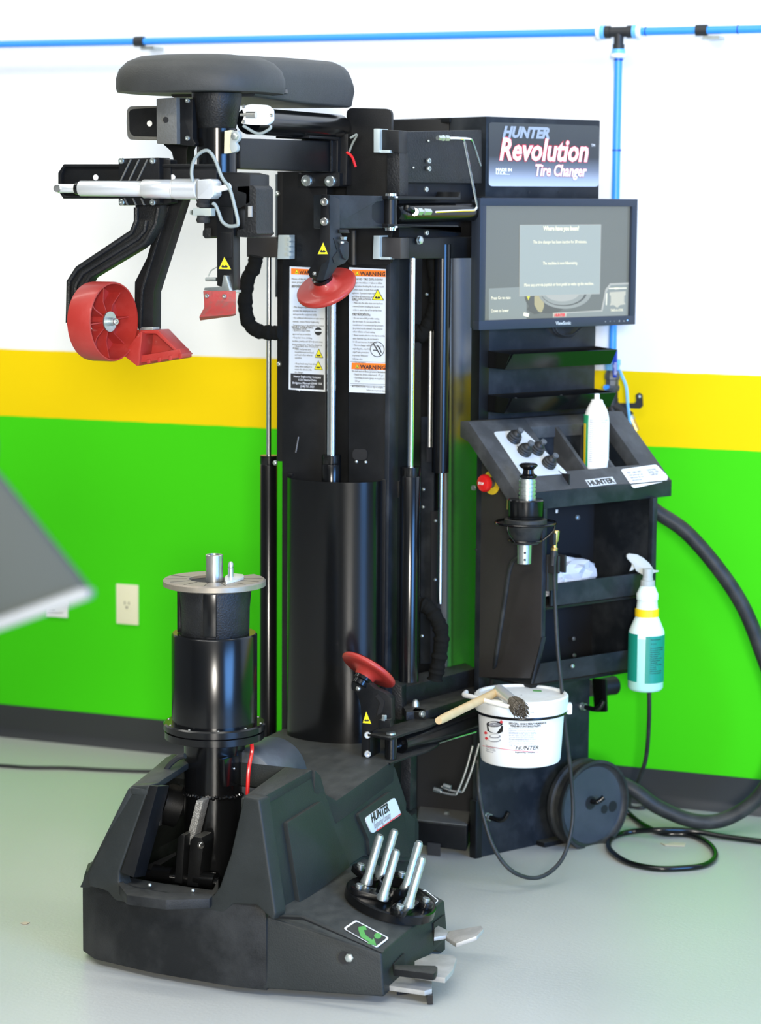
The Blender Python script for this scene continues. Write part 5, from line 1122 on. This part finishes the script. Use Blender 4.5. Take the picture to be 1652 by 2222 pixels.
tp_ = cn('nut_tip', 'zinc', [(zz[5], .012), (zz[5]+.002, .0155), (zz[4]-.002, .0165)], off=UN*-.002)
for a in range(4):
    for zc in (.012, .028): B().lathe([(0, .0028), (.0005, .0028)], V((NU.x, NU.y, 0))-UN*.002+V((math.cos(a*1.57+.4)*.0164, math.sin(a*1.57+.4)*.0164, zz[5]+zc)), V((math.cos(a*1.57+.4), math.sin(a*1.57+.4), 0)), 10).ob('tip_hole', 'void', tp_)
for q, q2 in (((1107, 1105), (1108, 1078)), ((1117, 1074), (1128, 1070))):
    B().cyl(onP(*q, NU, UN)-UN*.004, onP(*q2, NU, UN)-UN*.004, .005, seg=10).ob('brass_fitting', 'brass', CN)
# air chuck
k0 = onC(1203, 1195, .232); k1 = onC(1207, 1152, .232)
AC = thing('air_chuck', 'brass and black air chuck clipped in the holder at the bin corner', 'air chuck', k0)
B().lathe([(0, .0075), (.006, .0085), (.008, .006), (.018, .005), (.022, .0075), (.036, .0085), (.045, .0085), (.047, .006)], k0, k1-k0, 14).ob('chuck_body', 'brass', AC)
B().obox(k0.lerp(k1, .62)-UN*.008, UN*.004, VN*.008, ZZ*.014).ob('chuck_sleeve', 'rubber', AC, bevel=.002)
B().lathe([(-.034, .007), (0, .0085)], k0, k1-k0, 14).ob('chuck_grip', 'rubber', AC)
# hose between nut and chuck
def at(px, py, v): return onC(px, py, v)
HO = B().tube([k0-ZZ*.03, at(1205, 1300, .235), at(1210, 1400, .250), at(1218, 1480, .265), at(1228, 1580, .268), at(1240, 1690, .265), at(1243, 1780, .27), at(1225, 1855, .28), at(1190, 1895, .285), at(1150, 1905, .28), at(1105, 1885, .27), at(1070, 1835, .25), at(1047, 1760, .22), at(1038, 1690, .20), at(1040, 1620, .03), at(1052, 1540, .015), at(1068, 1475, .018), onU(1078, 1420, -.02), onU(1095, 1310, -.03), onU(1110, 1225, -.045), NU+V((0, 0, -.075))], .0048, seg=10, sub=7)
tag(HO.ob('air_hose', 'hose'), 'thin black air hose looping under the white tub to the brass chuck', 'hose')
# aerosol can
cbase = onC(1293, 1022, .115); cbx = V((cbase.x, cbase.y, 0)); cz0, cz1 = .872, onC(1293, 872, .115).z
AE = thing('aerosol_can', 'white aerosol can with green and yellow stripe standing in the shelf pocket', 'spray can', cbx+V((0, 0, cz0)))
B().lathe([(0, .029), (.002, .031), (.004, .0302), (cz1-cz0-.048, .0302), (cz1-cz0-.038, .0294), (cz1-cz0-.028, .0272), (cz1-cz0-.018, .0240), (cz1-cz0-.009, .0196), (cz1-cz0, .0140), (cz1-cz0+.002, .0145), (cz1-cz0+.005, .013), (cz1-cz0+.003, .004)], cbx+V((0, 0, cz0)), ZZ, 48).ob('can_body', 'white_plastic', AE)
B().lathe([(0, .004), (.004, .004), (.004, .0065), (.016, .006), (.018, .005)], cbx+V((0, 0, cz1+.001)), ZZ, 16).ob('nozzle', 'white_plastic', AE)
va = math.atan2(-FW.y, -FW.x)   # bearing toward the camera
def arc_patch(nm, m, c, r, a0, a1, z0_, z1_, par, e=.0004, n=10, slant=0):
    b = B(); A = [[V((c.x+math.cos(a0+(a1-a0)*i/n)*(r+e), c.y+math.sin(a0+(a1-a0)*i/n)*(r+e), z)) for i in range(n+1)] for z in (z0_, z1_)]
    A2 = [[V((c.x+math.cos(a0+(a1-a0)*i/n)*(r-.0006), c.y+math.sin(a0+(a1-a0)*i/n)*(r-.0006), z)) for i in range(n+1)] for z in (z0_, z1_)]
    ring = A[0]+A2[0][::-1]; ring2 = A[1]+A2[1][::-1]
    return b.loft([ring, ring2]).ob(nm, m, par)
arc_patch('green_stripe', 'green_band', cbx, .0302, va-1.9, va-.78, cz0+.01, cz1-.030, AE)
arc_patch('yellow_stripe', 'band_yellow', cbx, .0302, va-1.35, va-1.02, cz1-.155, cz1-.05, AE, .0007)
def wrap_on(body, size, c, r, a_, z_, m, par, width=.8, line=1.0, res=1, rot=False, bold=0):
    o = text(body, size, (0, 0, 0), XX, YY, m, par, 'lettering', width=width, line=line, lift=0, res=res, bold=bold)
    cc = V((c.x, c.y, z_))
    for v in o.data.vertices:
        x, y, z = v.co
        if rot: x, y = -y, x
        an = a_+x/r; v.co = V((math.cos(an)*(r+.0007+max(0, z)), math.sin(an)*(r+.0007+max(0, z)), y))
    o.location = cc-ORG[par.name]; ORG[o.name] = cc
    return o
wrap_on('\n'.join(['DANGER: EXTREMELY FLAMMABLE CONTENTS', 'UNDER PRESSURE. VAPOR HARMFUL. Read', 'carefully other cautions on the panel.']+['Use only with adequate ventilation. Do not']*7+['', 'FIRST AID: If swallowed do not induce']+['vomiting. Call physician immediately. In case']*9), .0036, cbx, .0302, va-.62, cz1-.042, 'grey_ink', AE, .60, 1.35)
wrap_on('BRAKE CLEANER', .011, cbx, .0302, va-1.12, cz1-.155, 'orange', AE, .8, rot=True, bold=.0004) if 0 else None

# spray bottle hung on the bin by its trigger ---------------------------------
sb = onC(1403, 1400, .245); SBX = V((sb.x, sb.y, 0)); zp = lambda py: onP(1403, py, sb, FW*-1).z
zB, zS, zSh, zN0, zN1, zC = zp(1500), zp(1362), zp(1342), zp(1300), zp(1284), zp(1268)
SBT = thing('spray_bottle', 'translucent spray bottle with green label and yellow band hung on the bin edge', 'spray bottle', SBX+V((0, 0, zB)))
R0 = .0425
B().lathe([(zB, .030), (zB+.002, .037), (zB+.008, .0415), (zS-.035, .0420), (zS-.02, .0425)], SBX, ZZ, 48).ob('liquid_body', 'liquid', SBT)
B().lathe([(zS-.02, .0425), (zS-.006, .0415), (zSh, .030), (zSh+.006, .0272), (zN0, .0235), (zN0+.002, .0255), (zN1-.002, .0258), (zN1+.002, .0235), (zC, .017)], SBX, ZZ, 48).ob('bottle_body', 'bottle', SBT)
arc_patch('label', 'green_label', SBX, .0420, va-.15, va+1.35, zp(1478), zp(1374), SBT, .0008)
arc_patch('label', 'green_label', SBX, .0420, va-1.6, va-.62, zp(1476), zp(1371), SBT, .0008)
arc_patch('neck_band', 'band_yellow', SBX, .0263, va-1.6, va+1.6, zp(1335), zp(1318), SBT, .0018)
wrap_on('Hazards and precautions\n\n  (!)   (!)   (!)\n\nAvoid contact with skin and eyes.\nDo not mix with other cleaners.\nWash hands after use.\nKeep container closed.\nRinse with water.\nIf in eyes flush for 15 minutes.\nIf swallowed drink water.\nCall a physician.\nKeep out of reach of children.\nStore upright.\nRead the label.\nRefill with the same product.\nDo not reuse empty bottle.', .0040, SBX, .0428, va+.12, zp(1382), 'ink', SBT, .7, 1.25)
B().lathe([(zC-.004, .0165), (zC, .0172), (zC+.012, .0165), (zC+.013, .0125), (zC+.018, .0125), (zC+.019, .0115), (zC+.040, .0115)], SBX, ZZ, 24).ob('collar', 'grey_plastic', SBT)
def sq(px, py, k=0): return onP(px, py, sb+FW*k, FW)
tr_ = [(1361, 1203), (1366, 1201), (1383, 1203), (1396, 1210), (1410, 1222), (1420, 1237), (1431, 1238), (1430, 1241), (1420, 1243), (1412, 1250), (1396, 1248), (1381, 1239), (1374, 1225), (1362, 1213), (1360, 1208)]
B().prism([sq(a, b_, -.011) for a, b_ in tr_], FW*.022).ob('trigger_head', 'grey_plastic', SBT, bevel=.002)
B().prism([sq(a, b_, -.006) for a, b_ in [(1372, 1214), (1385, 1218), (1384, 1226), (1375, 1237), (1366, 1240), (1371, 1228)]], FW*.012).ob('trigger', 'grey_plastic', SBT, bevel=.0015)
# bagged parts and plastic trays in the upper bin
random.seed(11)
def crumple(c, rx, ry, rz, seed):
    random.seed(seed); b = B(); bmesh.ops.create_icosphere(b.bm, subdivisions=3, radius=1)
    for v in b.bm.verts:
        k = 1+random.uniform(-.16, .16); v.co = V((v.co.x*rx*k, v.co.y*ry*k, max(-.6, v.co.z)*rz*k)); v.co = UN*v.co.x+VN*v.co.y+ZZ*v.co.z+c
    return b
tag(crumple(C(.165, .13, .680), .075, .04, .045, 3).ob('plastic_bag', 'clear_bag', smooth=15), 'crumpled clear plastic bag of small parts lying in the upper bin', 'bag', 'clear bags in the upper bin')
tag(crumple(C(.085, .16, .668), .035, .03, .035, 5).ob('plastic_bag', 'clear_bag', smooth=15), 'smaller clear bag in the upper bin, next to the chuck holder', 'bag', 'clear bags in the upper bin')
def cone_tray(c, lab, k=1.0):
    b = B(); b.loft([[c+UN*x*.075*k+VN*y*.05*k for x, y in ((-1, -1), (1, -1), (1, 1), (-1, 1))], [c+UN*x*.04*k+VN*y*.02*k+ZZ*.085*k for x, y in ((-1, -1), (1, -1), (1, 1), (-1, 1))]])
    for x in (-.02, .01, .035): b.prism([c+UN*x*k+VN*.045*k, c+UN*(x+.012)*k+VN*.045*k, c+UN*(x*.8+.01)*k+VN*.022*k+ZZ*.08*k, c+UN*x*.8*k+VN*.022*k+ZZ*.08*k], VN*.006)
    tag(b.ob('plastic_guard', 'gloss', bevel=.002), lab, 'guard', 'plastic guards in the upper bin')
cone_tray(C(.21, .055, .632), 'black ribbed plastic guard standing behind the clear plastic bag', 1.0)
cone_tray(C(.080, .075, .632), 'black plastic guard at the chuck holder end of the upper bin', .85)

# big hose behind the cabinet and cords ---------------------------------------
tag(B().tube([onY(1395, 1085, -.30), onY(1425, 1110, -.28), onY(1490, 1155, -.26), onY(1560, 1235, -.24), onY(1615, 1320, -.22), onY(1655, 1420, -.2), onY(1690, 1530, -.2), onY(1690, 1640, -.2), onY(1650, 1725, -.2), onY(1580, 1775, -.22), onY(1510, 1782, -.25), onY(1430, 1752, -.28), onY(1372, 1712, -.30), onY(1300, 1680, -.30), onY(1250, 1660, -.3)], .0185, seg=16, sub=8).ob('large_hose', 'hose'), 'thick black hose arching from the cabinet out of frame and back along the floor', 'hose')
tag(B().tube([onY(1409, 1480, -.30), onY(1409, 1560, -.28), onY(1403, 1640, -.25), onY(1388, 1690, -.22), onY(1372, 1722, -.18), onZ(1368, 1750, .006), onZ(1395, 1752, .006), onZ(1418, 1738, .006), onZ(1412, 1722, .006), onZ(1392, 1718, .006)], .0055, seg=10, sub=7).ob('hanging_cable', 'hose'), 'black cable hanging down behind the spray bottle to the floor', 'cable')
cz = .0075
tag(B().tube([onZ(a, b_, cz+h) for a, b_, h in ((1190, 1640, 0), (1270, 1645, .005), (1330, 1680, .06), (1345, 1740, .03), (1370, 1770, 0), (1400, 1792, 0), (1440, 1808, 0), (1500, 1812, 0), (1540, 1832, 0), (1553, 1858, 0), (1530, 1877, 0), (1480, 1884, 0), (1420, 1884, 0), (1360, 1870, 0), (1323, 1842, 0), (1330, 1818, 0), (1370, 1805, .004), (1430, 1801, .014), (1500, 1803, .010), (1570, 1815, .002), (1652, 1826, 0), (1760, 1838, 0))], .0068, seg=12, sub=8).ob('power_cord', 'gloss'), 'shiny black cord coiled in a loop on the floor right of the cabinet', 'cord')
tag(B().tube([onZ(a, b_, .005) for a, b_ in ((-120, 1655), (0, 1661), (60, 1665), (140, 1666), (220, 1670), (300, 1673), (380, 1674), (480, 1680))], .0048, seg=8).ob('floor_cable', 'rubber'), 'thin black cable running along the floor to the left of the machine', 'cable')
tag(B().prism([onZ(a, b_, .0012) for a, b_ in [(1434, 1830), (1446, 1832), (1462, 1829), (1490, 1831), (1486, 1837), (1460, 1836), (1444, 1835)]], (0, 0, .0015)).ob('paper_scrap', 'scrap'), 'small tan scrap lying on the floor inside the cord loop', 'scrap')
tag(B().prism([onZ(a, b_, .0008) for a, b_ in [(44, 2003), (55, 2001), (65, 2002), (58, 2006), (50, 2006)]], (0, 0, .001)).ob('paper_scrap', 'scrap'), 'tiny tan scrap on the floor at the far left', 'scrap')

# blurred machine in the left foreground ---------------------------------------
GD = 2.55
def gp(px, py, k=0.0): return onP(px, py, CAM+FW*(GD+k), FW)
bx = gp(-240, 1300, .15)
WB = thing('wheel_balancer', 'blurred grey wheel balancer hood poking in at the left edge', 'wheel balancer', (bx.x, bx.y, 0))
B().prism([gp(-420, 560), gp(0, 1040), gp(192, 1282), gp(180, 1300), gp(0, 1352), gp(-420, 1460)], FW*.04).ob('hood', 'hood_grey', WB, bevel=.006)
B().prism([gp(196, 1280, -.01), gp(192, 1300, -.01), gp(0, 1368, -.01), gp(-420, 1500, -.01), gp(-420, 1474, -.01), gp(0, 1338, -.01), gp(172, 1276, -.01)], FW*.05).ob('hood_edge', 'hood_edge', WB, bevel=.004)
B().torus(gp(-95, 975, .12), (FW+CR*.5), .047, .006, 40, 10).cyl(gp(-95, 975, .12), gp(-95, 975, .10), .03).ob('hand_wheel', 'rubber', WB)
B().prism([V((bx.x-.45, bx.y-.12, 0)), V((bx.x+.03, bx.y-.12, 0)), V((bx.x+.03, bx.y+.08, 0)), V((bx.x-.45, bx.y+.08, 0))], (0, 0, 1.0)).ob('balancer_body', 'hood_grey', WB, bevel=.02)  # unseen body, added as support and set to shade the lower left wall
B().cyl(V((bx.x-.1, bx.y, .98)), gp(-330, 1100, .06), .03).ob('hood_arm', 'rubber', WB)
